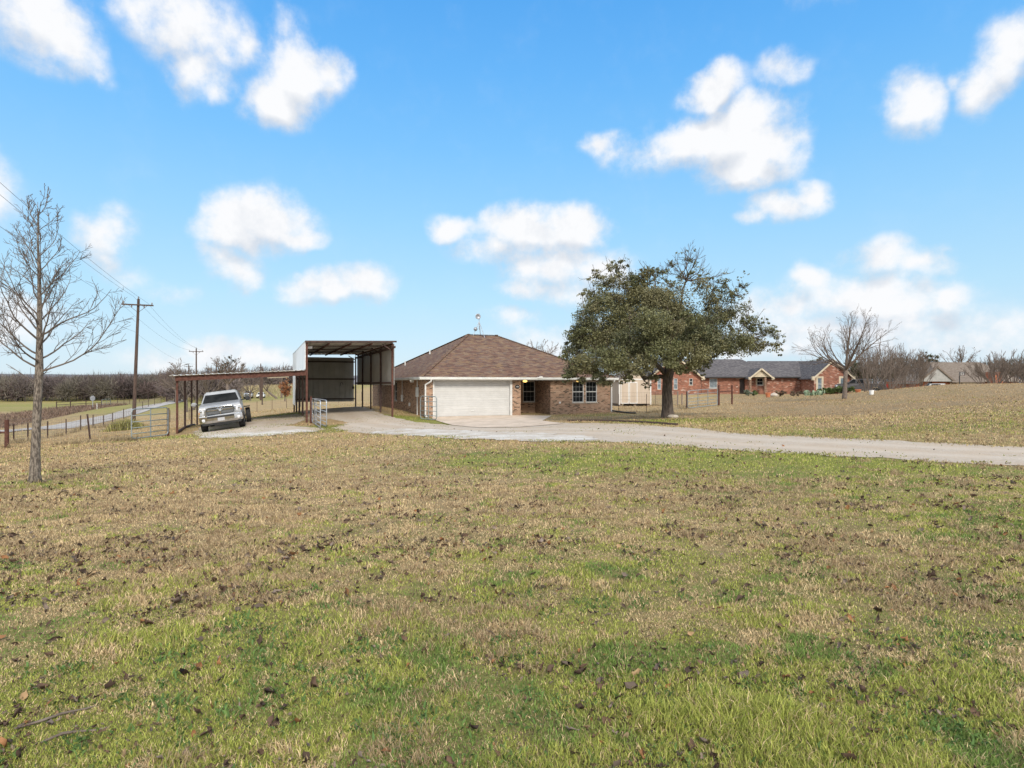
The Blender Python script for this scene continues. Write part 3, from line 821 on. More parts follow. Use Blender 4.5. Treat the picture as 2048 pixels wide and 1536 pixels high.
# a few broken sticks lying in the grass at the lower left
stk = MB(); r_ = random.Random(5)
for px, py, L, a in [(112,1442,.30,.75),(150,1474,.22,.5),(890,922,.5,2.4),(860,921,.4,.4)]:
    p = G(px, py); d = Vector((math.cos(a), math.sin(a), 0))
    pts = [p + d*L*t + Vector((r_.uniform(-1, 1), r_.uniform(-1, 1), 0))*.012 + Vector((0, 0, .006 + .012*r_.random())) for t in (-.5, -.2, .1, .35, .5)]
    tag(MB().tube(pts, [.004, .006, .005, .004, .002], 6).build('broken_stick', M['twig']), {112: 'longest grey stick in the grass near the lower left corner', 150: 'stick lying just beside the longest one in the lower left grass', 60: 'short stick in the grass near the left edge of the photo', 25: 'stick at the very left edge of the photo', 890: 'thin bent stick on the tan lawn in front of the drive, right of its twin', 860: 'thin bent stick on the tan lawn in front of the drive, left of its twin', 330: 'short stick among leaves in the left foreground'}[px], 'stick', 'sticks lying on the lawn')
# ================================================================== BUILDINGS
def wall_openings(mb, a0, a1, z0, z1, t, ops=(), axis='x', c=0.0):
    """straight wall along local x (or y) at offset c, thickness t behind it, with rectangular openings (a, b, za, zb)"""
    cuts = sorted(ops); segs = []; cur = a0
    for (oa, ob, za, zb) in cuts:
        if oa > cur: segs.append((cur, oa, z0, z1))
        if za > z0: segs.append((oa, ob, z0, za))
        if zb < z1: segs.append((oa, ob, zb, z1))
        cur = ob
    if cur < a1: segs.append((cur, a1, z0, z1))
    for (p, q, za, zb) in segs:
        if axis == 'x': mb.box(p, q, c, c + t, za, zb)
        else: mb.box(c, c + t, p, q, za, zb)

def window(parent, a, b, za, zb, c, axis='x', sgn=-1, grid=(3, 4), frame=.045, recess=.06, glass=None, sash=True, fm='white_trim', casing=0.0):
    """double hung window lying in an opening; c = outer wall plane, sgn = which way is outside"""
    def bx(mb, p, q, z0, z1, d0, d1):
        lo, hi = sorted((c + sgn*d0, c + sgn*d1))
        if axis == 'x': mb.box(p, q, lo, hi, z0, z1)
        else: mb.box(lo, hi, p, q, z0, z1)
    fr = MB()
    f = frame
    bx(fr, a, a+f, za, zb, -.08, -.015); bx(fr, b-f, b, za, zb, -.08, -.015)
    bx(fr, a+f, b-f, za, za+f, -.08, -.012); bx(fr, a+f, b-f, zb-f, zb, -.08, -.012)
    zm = (za+zb)/2
    if sash: bx(fr, a+f, b-f, zm-.025, zm+.025, -.075, -.02)
    w = fr.build('window', M[fm], parent)
    gl = MB(); bx(gl, a+f, b-f, za+f, zb-f, -.076, -.066); gl.build('pane', M[glass or 'dark_glass'], w)
    if grid:
        g = MB(); nx, nz = grid
        for i in range(1, nx):
            x = a+f + (b-a-2*f)*i/nx; bx(g, x-.006, x+.006, za+f, zb-f, -.066, -.060)
        for j in range(1, nz):
            if sash and j*2 == nz: continue
            z = za+f + (zb-za-2*f)*j/nz; bx(g, a+f, b-f, z-.006, z+.006, -.0655, -.0595)
        g.build('muntin', M['muntin'], w)
    s = MB(); bx(s, a-.05, b+.05, za-.07, za, -.07, .045); s.build('sill', M['stone' if casing == 0 else 'white_trim'], w)
    if casing:
        k = MB()
        bx(k, a-casing, a, za, zb, -.02, .03); bx(k, b, b+casing, za, zb, -.02, .03); bx(k, a-casing, b+casing, zb, zb+casing, -.02, .034)
        k.build('casing', M['cream'], w)
    return w

def ux(px, s):
    """house coordinate u of what shows at pixel column px on the plane at depth s"""
    t = (px - 1024) / F
    return (t*(H0[1] + V[1]*s) - H0[0] - V[0]*s) / (U[0] - t*U[1])
def zat(py, u, s):
    return EYE - (py - 768)/F*hl(u, s)[1]

# ---------------------------------------------------------------- tan brick house
house = thing('brick_house', 'low tan brick house with brown hip roof and wide white garage door', 'house', (H0[0], H0[1], 0), TH)
mb = MB(); T = .2
wx = [ (ux(1145,0)+.0, ux(1167.5,0)), (ux(1171.5,0), ux(1194,0)) ]
WZ = (.74, 2.13)
mb.box(-.54, -.09, 0, T, -.5, 2.32)                                   # left of the door
mb.box(5.02, 5.61, 0, .6, -.5, 2.32)                                  # pillar
wall_openings(mb, 7.7, 12.2, -.5, 2.32, T, [(wx[0][0], wx[0][1], *WZ), (wx[1][0], wx[1][1], *WZ)], 'x', 0)
mb.box(7.7, 7.7+T, T, 2.37, -.5, 2.32)                                # porch side wall
pw = (ux(1046,2.37), ux(1070,2.37))
wall_openings(mb, 5.61, 7.7, -.5, 2.32, T, [(pw[0], pw[1], .74, 2.13)], 'x', 2.37)
mb.box(5.41, 5.61, .6, 2.57, -.5, 2.32)
lw = [(8.3, 9.2)]
wall_openings(mb, T, 19, -.5, 2.32, T, [(8.3, 9.2, .74, 2.1)], 'y', -.54)
mb.box(12.0, 12.2, T, 19, -.5, 2.32); mb.box(-.34, 12.0, 18.8, 19, -.5, 2.32)
mb.build('wall', M['brick'], house)
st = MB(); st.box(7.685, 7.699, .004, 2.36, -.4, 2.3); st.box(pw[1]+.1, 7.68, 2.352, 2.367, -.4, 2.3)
st.build('dark_brick_facing', M['brick_dark'], house)  # darker brick over the porch side wall and part of the back wall
for a0, a1, s in ((7.7, 12.2, 0), (-.54, -.09, 0), (5.02, 5.61, 0)):   # soldier course under the soffit
    n_ = int((a1-a0)/.085); sc_ = MB()
    for i in range(n_): sc_.box(a0 + (a1-a0)*i/n_ + .006, a0 + (a1-a0)*(i+1)/n_ - .006, s-.006, s+.01, 2.11, 2.3)
    sc_.build('soldier_course', M['brick_dark'], house)
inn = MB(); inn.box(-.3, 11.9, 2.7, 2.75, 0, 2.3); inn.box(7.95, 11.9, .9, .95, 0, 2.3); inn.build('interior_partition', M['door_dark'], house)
for (a, b_2) in wx: window(house, a, b_2, WZ[0], WZ[1], 0.0)
window(house, pw[0], pw[1], .74, 2.13, 2.37)
window(house, 8.3, 9.2, .74, 2.1, -.54, 'y', -1)
# garage door of pressed panels
gd = MB(); gd.box(.0, 4.88, .16, .2, -.02, 2.13)
gdo = gd.build('garage_door', M['gutter'], house)
for i in range(4):
    pb = MB(); z0 = -.018 + i*.537
    for q_ in range(4):
        za = z0 + q_*.1335; g0 = .012 if q_ == 0 else .004
        pb.add([(0.01,.148,za+g0+.006),(4.87,.148,za+g0+.006),(4.87,.148,za+.127),(.01,.148,za+.127),(0.01,.16,za+g0),(4.87,.16,za+g0),(4.87,.16,za+.132),(.01,.16,za+.132)], [(0,1,2,3),(0,4,5,1),(1,5,6,2),(2,6,7,3),(3,7,4,0)])
    pb.build('door_section', M['door_paint'], gdo)
hd_ = MB(); hd_.box(2.35, 2.53, .112, .13, .3, .33); hd_.build('handle', M['gutter'], gdo)
tr = MB(); tr.box(-.09, 0, -.02, .16, -.1, 2.2); tr.box(4.88, 5.02, -.02, .16, -.1, 2.2); tr.box(0, 4.88, -.018, .16, 2.13, 2.2)
tr.build('door_trim', M['white_trim'], house)
# roof
EZ, RZ = 2.36, 5.60
FL, FR, BR, BL = (-.86,-.32), (12.52,-.32), (12.52,19.32), (-.86,19.32)
R0, R1 = (4.58, 7.5), (6.84, 7.5)
rf = MB()
vs = [(*FL,EZ),(*FR,EZ),(*BR,EZ),(*BL,EZ),(*R0,RZ),(*R1,RZ),(*FL,EZ-.12),(*FR,EZ-.12),(*BR,EZ-.12),(*BL,EZ-.12)]
rf.add(vs, [(0,1,5,4),(1,2,5),(2,3,4,5),(3,0,4),(9,8,7,6),(0,6,7,1),(1,7,8,2),(2,8,9,3),(3,9,6,0)])
roof = rf.build('roof', M['shingle'], house)
rc = MB()
for p, q in ((0,4),(1,5),(3,4),(2,5),(4,5)):
    a = Vector(vs[p]); b2 = Vector(vs[q]); n_ = int((b2-a).length/.22)
    for i in range(n_):
        t0, t1 = i/n_, (i+1)/n_
        rc.beam(a.lerp(b2, t0) + Vector((0,0,.035)), a.lerp(b2, t1+.01) + Vector((0,0,.022)), .22, .02)
rc.build('ridge_cap', M['shingle'], roof)
vp = MB(); vp.tube([(.9, 12.2, 3.2), (.9, 12.2, 3.75)], .04, 10); vp.build('vent_pipe', M['gutter'], roof)
vp = MB(); vp.tube([(2.2, 9.5, 4.2), (2.2, 9.5, 4.55)], .05, 10); vp.build('vent_pipe', M['gutter'], roof)
so = MB(); so.box(-.80, 12.46, -.26, 2.9, 2.225, 2.239); so.build('soffit', M['white_trim'], house)
gu = MB()
def gutter_run(p, q, outx, outy):
    """K-style gutter: box with lip"""
    p = Vector((*p, 0)); q = Vector((*q, 0)); o = Vector((outx, outy, 0))
    prof = [(0, 2.2), (.075, 2.2), (.115, 2.26), (.115, 2.335), (.13, 2.335), (.13, 2.365), (.10, 2.365), (.10, 2.33), (0, 2.33)]
    vs = [p + o*a + Vector((0,0,z)) for a, z in prof] + [q + o*a + Vector((0,0,z)) for a, z in prof]
    n = len(prof)
    gu.add(vs, [tuple(range(n)), tuple(range(2*n-1, n-1, -1))] + [(i, i+n, (i+1)%n+n, (i+1)%n) for i in range(n)])
gutter_run((-.99,-.323), (12.53,-.323), 0, -1); gutter_run((-.863,-.32), (-.863,19.3), -1, 0); gutter_run((12.523,-.32), (12.523,19.3), 1, 0)
gut = gu.build('gutter', M['gutter'], house)
sp = MB(); sp.box(6.55, 6.95, -.47, -.44, 2.30, 2.39); sp.box(6.7, 6.9, -.475, -.43, 2.39, 2.44); sp.build('splash_guard', M['white_paint'], gut)
def downspout(pts):
    d = MB()
    for a, b2 in zip(pts[:-1], pts[1:]): d.beam(a, b2, .085, .075, up=(0,1,0) if abs(a[2]-b2[2]) > .3 else (0,0,1))
    return d.build('downspout', M['white_trim'], house)
downspout([(-.30,-.40,2.22),(-.30,-.36,2.1),(-.56,-.06,1.9),(-.56,-.06,0.08),(-.50,-.2,-.02)])
downspout([(12.27,-.40,2.22),(12.24,-.36,2.1),(12.23,-.06,1.98),(12.23,-.06,.12),(12.26,-.12,.06)])
for u_, s_ in ((ux(1050,-.15), -.15),(ux(1155.5,-.15), -.15)):
    l = MB(); l.lathe([(.06, 2.225), (.07, 2.2), (.03, 2.19)], (u_, s_, 0), 'z', 16); lo = l.build('porch_light', M['gutter'], house)
    g = MB(); g.lathe([(.06, 2.192), (.13, 2.17), (.15, 2.12), (.10, 2.07), (.02, 2.05)] if u_ < 8 else [(.04, 2.192), (.07, 2.17), (.08, 2.13), (.05, 2.09), (.01, 2.08)], (u_, s_, 0), 'z', 18); g.build('glass_globe', M['lamp'], lo, smooth_=True)
fl = MB(); fl.box(-.86, -.80, 1.9, 2.1, 2.05, 2.2); fl.lathe([(.02, 0), (.08, .1), (.09, .14)], (-.95, 2.0, 2.05), 'z', 12); fl.build('flood_light', M['white_paint'], house)
# address plaque: dark oval with pale numerals too small to read
pl = MB(); pc = (ux(1034.6,0), 0, zat(773.6, 5.3, 0))
pl.lathe([(.0, -.035), (.155, -.035), (.17, -.02), (.17, 0)], (0, 0, 0), 'y', 28)
plo = pl.build('address_plaque', M['black'], house, loc=pc); plo.scale = (1, 1, .72)
for i in range(4):
    d = MB(); x = -.083 + i*.052
    d.lathe([(.02, -.042), (.02, -.036)], (x, 0, .0), 'y', 12) if i in (0, 3) else d.box(x-.014, x+.014, -.042, -.036, -.035, .035)
    d.build('numeral', M['white_trim'], plo)
# meter, conduits, hose box on the side wall
el_ = MB(); el_.box(-.66, -.54, 1.7, 2.05, 1.15, 1.75); mo = el_.build('meter_box', M['gutter'], house, bevel=.015)
cd = MB(); cd.tube([(-.59,1.87,1.15),(-.59,1.87,-.2)], .03, 8); cd.tube([(-.59,1.87,1.75),(-.59,1.87,2.25)], .03, 8); cd.build('conduit', M['gutter'], house)
el_ = MB(); el_.box(-.64, -.54, 6.2, 6.5, .75, 1.2); el_.build('breaker_box', M['gutter'], house, bevel=.012)
cd = MB(); cd.tube([(-.58,6.35,1.2),(-.58,6.35,2.25)], .022, 8); cd.build('conduit', M['gutter'], house)
el_ = MB(); el_.box(-.62, -.54, 4.0, 4.22, .5, .72); el_.build('outlet_cover', M['white_paint'], house, bevel=.01)
el_ = MB(); u0 = ux(1119.5, 0); el_.box(u0-.06, u0+.06, -.05, 0, .68, .8); el_.build('outlet_cover', M['white_paint'], house, bevel=.012)

# drain hose lying at the corner
p0 = on(*hl(12.25, -.18), .05); p1 = G(1250, 826.5); p2 = G(1271, 828)
mb = MB(); mb.tube([p0 + Vector((0,0,.05)), p0.lerp(p1, .35) + Vector((0,0,.04)), p1 + Vector((0,0,.05)), p2 + Vector((0,0,.05))], .055, 10)
tag(mb.build('drain_pipe', M['black'], smooth_=True), 'black corrugated drain pipe lying on the grass below the downspout', 'pipe')
# buried edging along the drive
eg = [G(1135,842.5), G(1180,842.2), G(1240,843.5), G(1300,846.5), G(1355,850.5)]
mb = MB(); mb.tube([p + Vector((0,0,.03)) for p in eg], .06, 6); tag(mb.build('landscape_timber', M['dark_steel']), 'dark edging timber curving between the lawn and the drive', 'edging')
rk = MB()
for i in range(9):
    a = i*2*math.pi/9; 
rk.lathe([(.02,0),(.16,.01),(.2,.1),(.13,.19),(.03,.21)], (0,0,0), 'z', 9)
q = G(1346, 836.5); o = rk.build('rock', M['stone'], loc=q); o.scale = (1.5, 1, .9); tag(o, 'pale rock lying against the foot of the oak trunk', 'rock')

# antenna mast on the ridge
am_base = Vector((*hl(5.35, 7.45), RZ - .05))
am = thing('antenna_mast', 'metal tripod mast with small dishes on the roof ridge', 'antenna', am_base, TH)
for i, (dx, dy) in enumerate(((-.42, -.05), (.38, -.45), (.35, .4))):
    l = MB(); l.tube([(dx, dy, -.02 - abs(dy)*.4), (.08, 0, 1.05)], .022, 6); l.build('leg', M['galv'], am)
l = MB(); l.tube([(.08, 0, .45), (.08, 0, 1.65)], .026, 8); l.build('mast', M['galv'], am)
l = MB(); l.lathe([(.03, .05), (.13, .03), (.21, -.05), (.205, -.06), (.12, .01), (.02, .03)], (-.06, -.1, 1.42), 'y', 18); l.build('dish', M['sign_back'], am, smooth_=True)
l = MB(); l.lathe([(.02, .05), (.14, .03), (.145, -.03), (.02, -.05)], (-.24, -.1, .48), 'y', 16); l.build('dish', M['sign_back'], am, smooth_=True)

# ---------------------------------------------------------------- carports
def post(mb_name, parent, x, y, ztop, mat, size=.1, world_of=None):
    wx_, wy_ = world_of(x, y); zb = tz(wx_, wy_) - .25
    b = MB(); b.box(x-size/2, x+size/2, y-size/2, y+size/2, zb, ztop); return b.build(mb_name, mat, parent)
TC = np.array([-.3421*33.86, 33.86])
def cw(x, y): p = TC + U*x + V*y; return float(p[0]), float(p[1])
tall = thing('tall_carport', 'tall steel carport with flat metal roof and grey sheet walls', 'carport', (TC[0], TC[1], 0), TH)
BAYS = [0, 3.93, 7.85, 11.78, 15.6]
for y in BAYS:
    post('post', tall, 0, y, 4.25, M['rust_steel'] if y == 0 else M['dark_steel'], .11, cw)
    post('post', tall, 4.83, y, 4.25, M['rust_steel'] if y == 0 else M['dark_steel'], .1, cw)
def roof_z(x): return 4.36 + .025*x
# corrugated roof sheet
def corrugated(name, parent, x0, x1, y0, y1, zf, mat, pitch=.3, th=.012, along='y'):
    prof = []; x = x0
    while x < x1 - 1e-6:
        for dx, dz in ((0,0),(.10,0),(.125,.03),(.165,.03),(.19,0)):
            if x + dx*pitch/.3 <= x1: prof.append((x + dx*pitch/.3, dz))
        x += pitch
    prof.append((x1, 0)); n = len(prof)
    top = [(a, y, zf(a, y) + dz) for y in (y0, y1) for a, dz in prof]
    bot = [(a, y, zf(a, y) + dz - th) for y in (y0, y1) for a, dz in prof]
    mb = MB(); fs = [(i, i+1, n+i+1, n+i) for i in range(n-1)]
    fs += [(2*n+i, 3*n+i, 3*n+i+1, 2*n+i+1) for i in range(n-1)]
    fs += [(i, 2*n+i, 2*n+i+1, i+1) for i in range(n-1)] + [(n+i, n+i+1, 3*n+i+1, 3*n+i) for i in range(n-1)]
    fs += [(0, n, 3*n, 2*n), (n-1, 3*n-1, 4*n-1, 2*n-1)]
    mb.add(top + bot, fs); return mb.build(name, mat, parent)
corrugated('roof', tall, -.12, 5.05, -.18, 15.85, lambda x, y: roof_z(x), M['under_metal'])
for x in (0, 1.21, 2.42, 3.62, 4.83):
    b = MB(); b.beam((x, -.1, roof_z(x)-.14), (x, 15.7, roof_z(x)-.11), .07, .09); b.build('rafter', M['rust_steel'], tall)
for k, y in enumerate([.02, 3.93, 7.85, 11.78, 15.6]):
    b = MB(); b.beam((0, y, roof_z(0)-.05), (4.9, y, roof_z(4.9)-.04), .06, .05); b.build('purlin', M['dark_steel'], tall)
b = MB(); b.beam((-.1, -.19, roof_z(0)-.02), (5.05, -.19, roof_z(5.05)-.02), .012, .1); b.build('eave_trim', M['dark_steel'], tall)
# back wall with girts
b = MB(); b.box(.05, 4.68, 15.62, 15.65, .5, 4.14); b.build('back_panel', M['rib_inner'], tall)
for z in (.72, 2.36, 3.78):
    b = MB(); b.beam((.0, 15.55, z), (4.75, 15.55, z), .08, .1); b.build('girt', M['dark_steel'], tall)
# left wall: high along the whole side, low only in the last bay
b = MB(); b.box(-.10, -.07, -.06, 15.65, 2.78, 4.33); b.box(-.10, -.07, 11.9, 15.65, .35, 2.78); b.build('side_panel', M['rib_white'], tall)
# right wall, hung above head height
b = MB(); b.box(4.90, 4.93, -.1, 15.2, 1.88, 4.34); b.build('side_panel', M['rib_side'], tall)
for z, y0 in ((2.02, -.1), (4.10, -.95)):
    b = MB(); b.beam((4.79, y0, z), (4.79, 15.5, z), .09, .12); b.build('girt', M['dark_steel'], tall)
for y in BAYS[:]:
    b = MB(); b.beam((4.80, y+.06, 3.95), (4.25, y+.06, roof_z(4.25)-.16), .05, .06); b.build('brace', M['dark_steel'], tall)
for y in (.3, .75):
    b = MB(); b.box(.1, .32, y, y+.2, 3.98, 4.1); b.build('work_light', M['white_paint'], tall)
b = MB(); b.lathe([(.02, -.03), (.07, -.03), (.07, .02), (.02, .03)], (-.55+1.0, 15.5, 1.62), 'y', 12); b.build('outlet_cover', M['white_paint'], tall)
b = MB(); b.tube([(3.55,15.5,1.75),(3.6,15.5,2.05),(3.72,15.5,2.1),(3.8,15.5,1.9)], .02, 6); b.build('cable_loop', M['black'], tall)
b = MB(); b.box(4.55, 4.7, 15.45, 15.6, 1.55, 1.75); b.build('latch', M['black'], tall)

low = thing('low_carport', 'low steel lean-to carport sheltering the silver truck', 'carport', (TC[0], TC[1], 0), TH)
def low_z(x): return 2.74 + .0525*x
corrugated('roof', low, -6.75, -.12, -.35, 10.3, lambda x, y: low_z(x), M['white_metal'])
b = MB(); b.beam((-6.5, -.16, low_z(-6.5)-.17), (-.06, -.16, low_z(-.06)-.17), .07, .26); b.build('front_beam', M['rust_steel'], low)
for x in (-6.43, -4.3, -2.2, -.16):
    b = MB(); b.beam((x, -.1, low_z(x)-.12), (x, 10.2, low_z(x)-.12), .07, .15); b.build('rafter', M['dark_steel'], low)
for y in (1.6, 3.3, 5, 6.7, 8.4, 10.1):
    b = MB(); b.beam((-6.5, y, low_z(-6.5)-.05), (-.1, y, low_z(-.1)-.05), .06, .07); b.build('purlin', M['dark_steel'], low)
for k in range(5):
    b = MB(); x = -5.2 + k*1.15; b.box(x-.05, x+.05, -.33, -.21, low_z(x)-.05, low_z(x)-.012); b.build('roof_clip', M['black'], low)
for y in (0, 3.35, 6.7, 10.05):
    post('post', low, -6.43, y, low_z(-6.43)-.1, M['rust_steel'] if y == 0 else M['dark_steel'], .1, cw)
b = MB(); b.beam((-2.05, -.12, low_z(-2.05)-.335), (-.95, -.12, low_z(-.95)-.335), .05, .055); b.build('board', M['cream'], low)
b = MB(); b.tube([on(*cw(-6.43, y), .08) - Vector((TC[0], TC[1], 0)) for y in (.2, 3.3, 6.6, 8.4)], .07, 8)
lo_ = b.build('log', M['dark_steel'], None); lo_.location = (TC[0], TC[1], 0)
lo_.name = 'fallen_pipe'; tag(lo_, 'dark rusty pipe lying on the ground along the left posts of the low carport', 'pipe')
# brackets sticking out of the tall carport wall
b = MB(); b.beam((-.1, 11.6, 2.62), (-.85, 11.0, 2.78), .05, .05); b.beam((-.1, 12.2, 2.66), (-.5, 11.9, 2.8), .05, .05); b.build('bracket', M['dark_steel'], tall)

# ---------------------------------------------------------------- garden shed
sh_p = at(1238, 812, 50); SW, SX = 2.75, 0.0
shed = thing('garden_shed', 'beige garden shed with white corner trim and white framed double doors', 'shed', (sh_p.x, 50, tz(sh_p.x+1, 50)), R(6))
b = MB(); b.prism([(0, .18), (3.2, .18), (3.2, 2.28), (0, 2.28)], 0, SW); b.add([(0,0,2.28),(SW,0,2.28),(SW/2,0,3.0),(0,3.2,2.28),(SW,3.2,2.28),(SW/2,3.2,3.0)], [(0,1,2),(4,3,5)])
b.build('wall', M['tan_siding'], shed)
b = MB()
for sx in (-1, 1):
    xa = SW/2 + sx*(SW/2+.18); za = 2.28 - .09
    b.add([(SW/2,-.2,3.06),(xa,-.2,za),(xa,3.4,za),(SW/2,3.4,3.06),(SW/2,-.2,3.0),(xa,-.2,za-.06),(xa,3.4,za-.06),(SW/2,3.4,3.0)], [(0,1,2,3),(7,6,5,4),(0,4,5,1),(1,5,6,2),(2,6,7,3),(3,7,4,0)])
b.build('roof', M['shingle_tan'], shed)
b = MB(); b.box(SW-.07, SW+.015, -.02, .05, .1, 2.3); b.box(-.015, .07, -.02, .05, .1, 2.3); b.box(-.1, SW+.1, -.025, -.003, 2.18, 2.27); b.build('corner_trim', M['white_paint'], shed)
for k, (x0, x1) in enumerate(((.13, .83), (.87, 1.57))):
    d = MB(); d.box(x0, x1, -.03, 0, .2, 2.0); do = d.build('door', M['tan_siding'], shed)
    t = MB(); t.box(x0, x0+.06, -.045, -.031, .2, 2.0); t.box(x1-.06, x1, -.045, -.031, .2, 2.0); t.box(x0+.06, x1-.06, -.045, -.031, .2, .27); t.box(x0+.06, x1-.06, -.045, -.031, 1.93, 2.0); t.build('door_trim', M['white_paint'], do)
b = MB()
for x in (.2, 1.4, 2.55): b.box(x-.1, x+.1, .1, 3.1, -.3, .18)
b.build('skid', M['grey_wood'], shed)

# ---------------------------------------------------------------- red brick ranch house
RX, RY = 19.55, 85.0
rz0 = .46
ranch = thing('ranch_house', 'long red brick ranch house with grey shingle roof and cream gable over its porch', 'house', (RX, RY, rz0), 0)
def rx(px, d=RY): return (px - 1024)/F*d - RX
def rzz(py, d=RY): return EYE - (py-768)/F*d - rz0
b = MB(); t = .25
zE = 2.46
gl_ = (rx(1424, 82+3), )
main_ops = [(rx(1419), rx(1434.5), rzz(776), rzz(757)), (rx(1479), rx(1490), -.3, 2.2), (rx(1514), rx(1526), rzz(770), rzz(756.5))]
wall_openings(b, rx(1402), rx(1626), -.5, zE, t, main_ops, 'x', 0)
# left gable wing, 3 m forward of the main front
dl = RY-3; xl0, xl1 = rx(1299, dl), rx(1402, dl)
lops = [(rx(1315, dl), rx(1322, dl), rzz(778.5, dl), rzz(757, dl)), (rx(1347.5, dl), rx(1355, dl), rzz(778.5, dl), rzz(757, dl)), (rx(1378.5, dl), rx(1385.5, dl), rzz(770, dl), rzz(757, dl))]
wall_openings(b, xl0, xl1, -.5, zE, t, lops, 'x', -3); b.box(xl1-t, xl1, -3+t, 6, -.5, zE); b.box(xl0, xl0+t, -3+t, 12, -.5, zE)
dr = RY-4; xr0, xr1 = rx(1628, dr), rx(1702, dr)
rops = [(rx(1635.5, dr), rx(1643.5, dr), rzz(780, dr), rzz(756, dr)), (rx(1681, dr), rx(1689, dr), rzz(780, dr), rzz(756, dr))]
wall_openings(b, xr0, xr1, -.5, zE, t, rops, 'x', -4); b.box(xr0, xr0+t, -4+t, 6, -.5, zE); b.box(xr1-t, xr1, -4+t, 12, -.5, zE)
b.box(xl0+t, xr1-t, 11.7, 12, -.5, zE)
for (x0, x1, y, ap) in ((xl0, xl1, -3, 2.75), (xr0, xr1, -4, 2.25)):
    xm = (x0+x1)/2
    b.add([(x0,y,zE),(x1,y,zE),(xm,y,zE+ap),(x0,y+t,zE),(x1,y+t,zE),(xm,y+t,zE+ap)], [(0,1,2),(5,4,3),(0,2,5,3),(1,4,5,2)])
b.build('wall', M['red_brick'], ranch)
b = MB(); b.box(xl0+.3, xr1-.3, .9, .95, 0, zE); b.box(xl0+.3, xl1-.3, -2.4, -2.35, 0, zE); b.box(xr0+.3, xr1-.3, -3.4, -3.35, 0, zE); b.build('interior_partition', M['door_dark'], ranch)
for (a, b2, za, zb) in lops[:2]: window(ranch, a, b2, za, zb, -3, grid=(2, 4), glass='blind_glass', fm='white_trim')
window(ranch, *lops[2], -3, grid=(2, 4), fm='white_trim')
window(ranch, *main_ops[0], 0, grid=(5, 6), sash=False, glass='blind_glass')
window(ranch, *main_ops[2], 0, grid=(2, 2), casing=.16)
for w_ in rops: window(ranch, *w_, -4, grid=(1, 2), glass='blind_glass', casing=.22)
b = MB(); b.box(main_ops[1][0], main_ops[1][1], .2, .24, -.1, 2.2); b.build('front_door', M['door_dark'], ranch)
# roofs
def gable_y(mb, x0, x1, y0, y1, ze, ap, ov=.35, th=.14):
    """gable roof with ridge along y"""
    xm = (x0+x1)/2; sl = ap/((x1-x0)/2)
    for sgn, xe in ((-1, x0-ov), (1, x1+ov)):
        zeo = ze - sl*ov
        q = [(xm,y0,ze+ap),(xe,y0,zeo),(xe,y1,zeo),(xm,y1,ze+ap)]
        mb.add(q + [(a, y, z-th) for a, y, z in q], [(0,1,2,3),(7,6,5,4),(0,4,5,1),(1,5,6,2),(2,6,7,3),(3,7,4,0)])
def hip_x(mb, x0, x1, y0, y1, ze, zr, ins0, ins1, th=.14):
    ym = (y0+y1)/2
    vs = [(x0,y0,ze),(x1,y0,ze),(x1,y1,ze),(x0,y1,ze),(x0+ins0,ym,zr),(x1-ins1,ym,zr)]
    vs += [(a,y,z-th) for a,y,z in vs[:4]]
    mb.add(vs, [(0,1,5,4),(1,2,5),(2,3,4,5),(3,0,4),(9,8,7,6),(0,6,7,1),(1,7,8,2),(2,8,9,3),(3,9,6,0)])
b = MB()
hip_x(b, rx(1380), rx(1560), -.5, 12.4, zE+.06, rzz(718.5, RY+6), 1.0, 3.2)
hip_x(b, rx(1500), rx(1700), -.504, 12.41, zE+.064, rzz(722, RY+6), 2.0, 1.0)
gable_y(b, xl0, xl1, -3.35, 6.2, zE+.1, 2.75); gable_y(b, xr0, xr1, -4.35, 6.2, zE+.1, 2.25)
pgx0, pgx1 = rx(1500, RY-1.5), rx(1542, RY-1.5); 
gable_y(b, pgx0, pgx1, -1.85, 3.2, zE+.06, 1.18, .28)
b.build('roof', M['shingle_grey'], ranch)
b = MB(); pm = (pgx0+pgx1)/2
b.add([(pgx0,-1.6,zE),(pgx1,-1.6,zE),(pm,-1.6,zE+1.16),(pgx0,-1.5,zE),(pgx1,-1.5,zE),(pm,-1.5,zE+1.16)], [(0,1,2),(5,4,3),(0,2,5,3),(1,4,5,2),(0,3,4,1)])
b.build('porch_gable', M['cream'], ranch)
b = MB()
for (x0, x1, y, ap, ov) in ((xl0, xl1, -3.40, 2.75, .4), (xr0, xr1, -4.40, 2.25, .4), (pgx0, pgx1, -1.90, 1.18, .3)):
    xm = (x0+x1)/2; sl = ap/((x1-x0)/2); zz = zE + (.1 if y < -2 else .06)
    b.beam((x0-ov, y, zz-sl*ov-.1), (xm, y, zz+ap-.1), .06, .2, up=(0,0,1)); b.beam((x1+ov, y, zz-sl*ov-.1), (xm, y, zz+ap-.1), .06, .2)
    for s_, xe in ((-1, x0), (1, x1)):
        b.box(min(xe, xe+s_*ov), max(xe, xe+s_*ov), y+.06, y+.35, zz-sl*ov-.22, zz-.05)
b.build('rake_board', M['cream'], ranch)
b = MB(); b.box(rx(1402)+.05, rx(1626)-.05, -.62, -.505, zE-.12, zE+.04); b.tube([(rx(1401, 84.5)+.2,-.1,zE), (rx(1401, 84.5)+.2,-.1,0)], .05, 6); b.tube([(rx(1618),-.1,zE), (rx(1618),-.1,0)], .05, 6)
b.build('gutter', M['black'], ranch)
for px in (1500.5, 1530.5):
    p = MB(); x = rx(px, RY-1.4); p.box(x-.14, x+.14, -1.5, -1.22, -.2, zE); p.build('porch_post', M['brick_dark'], ranch)

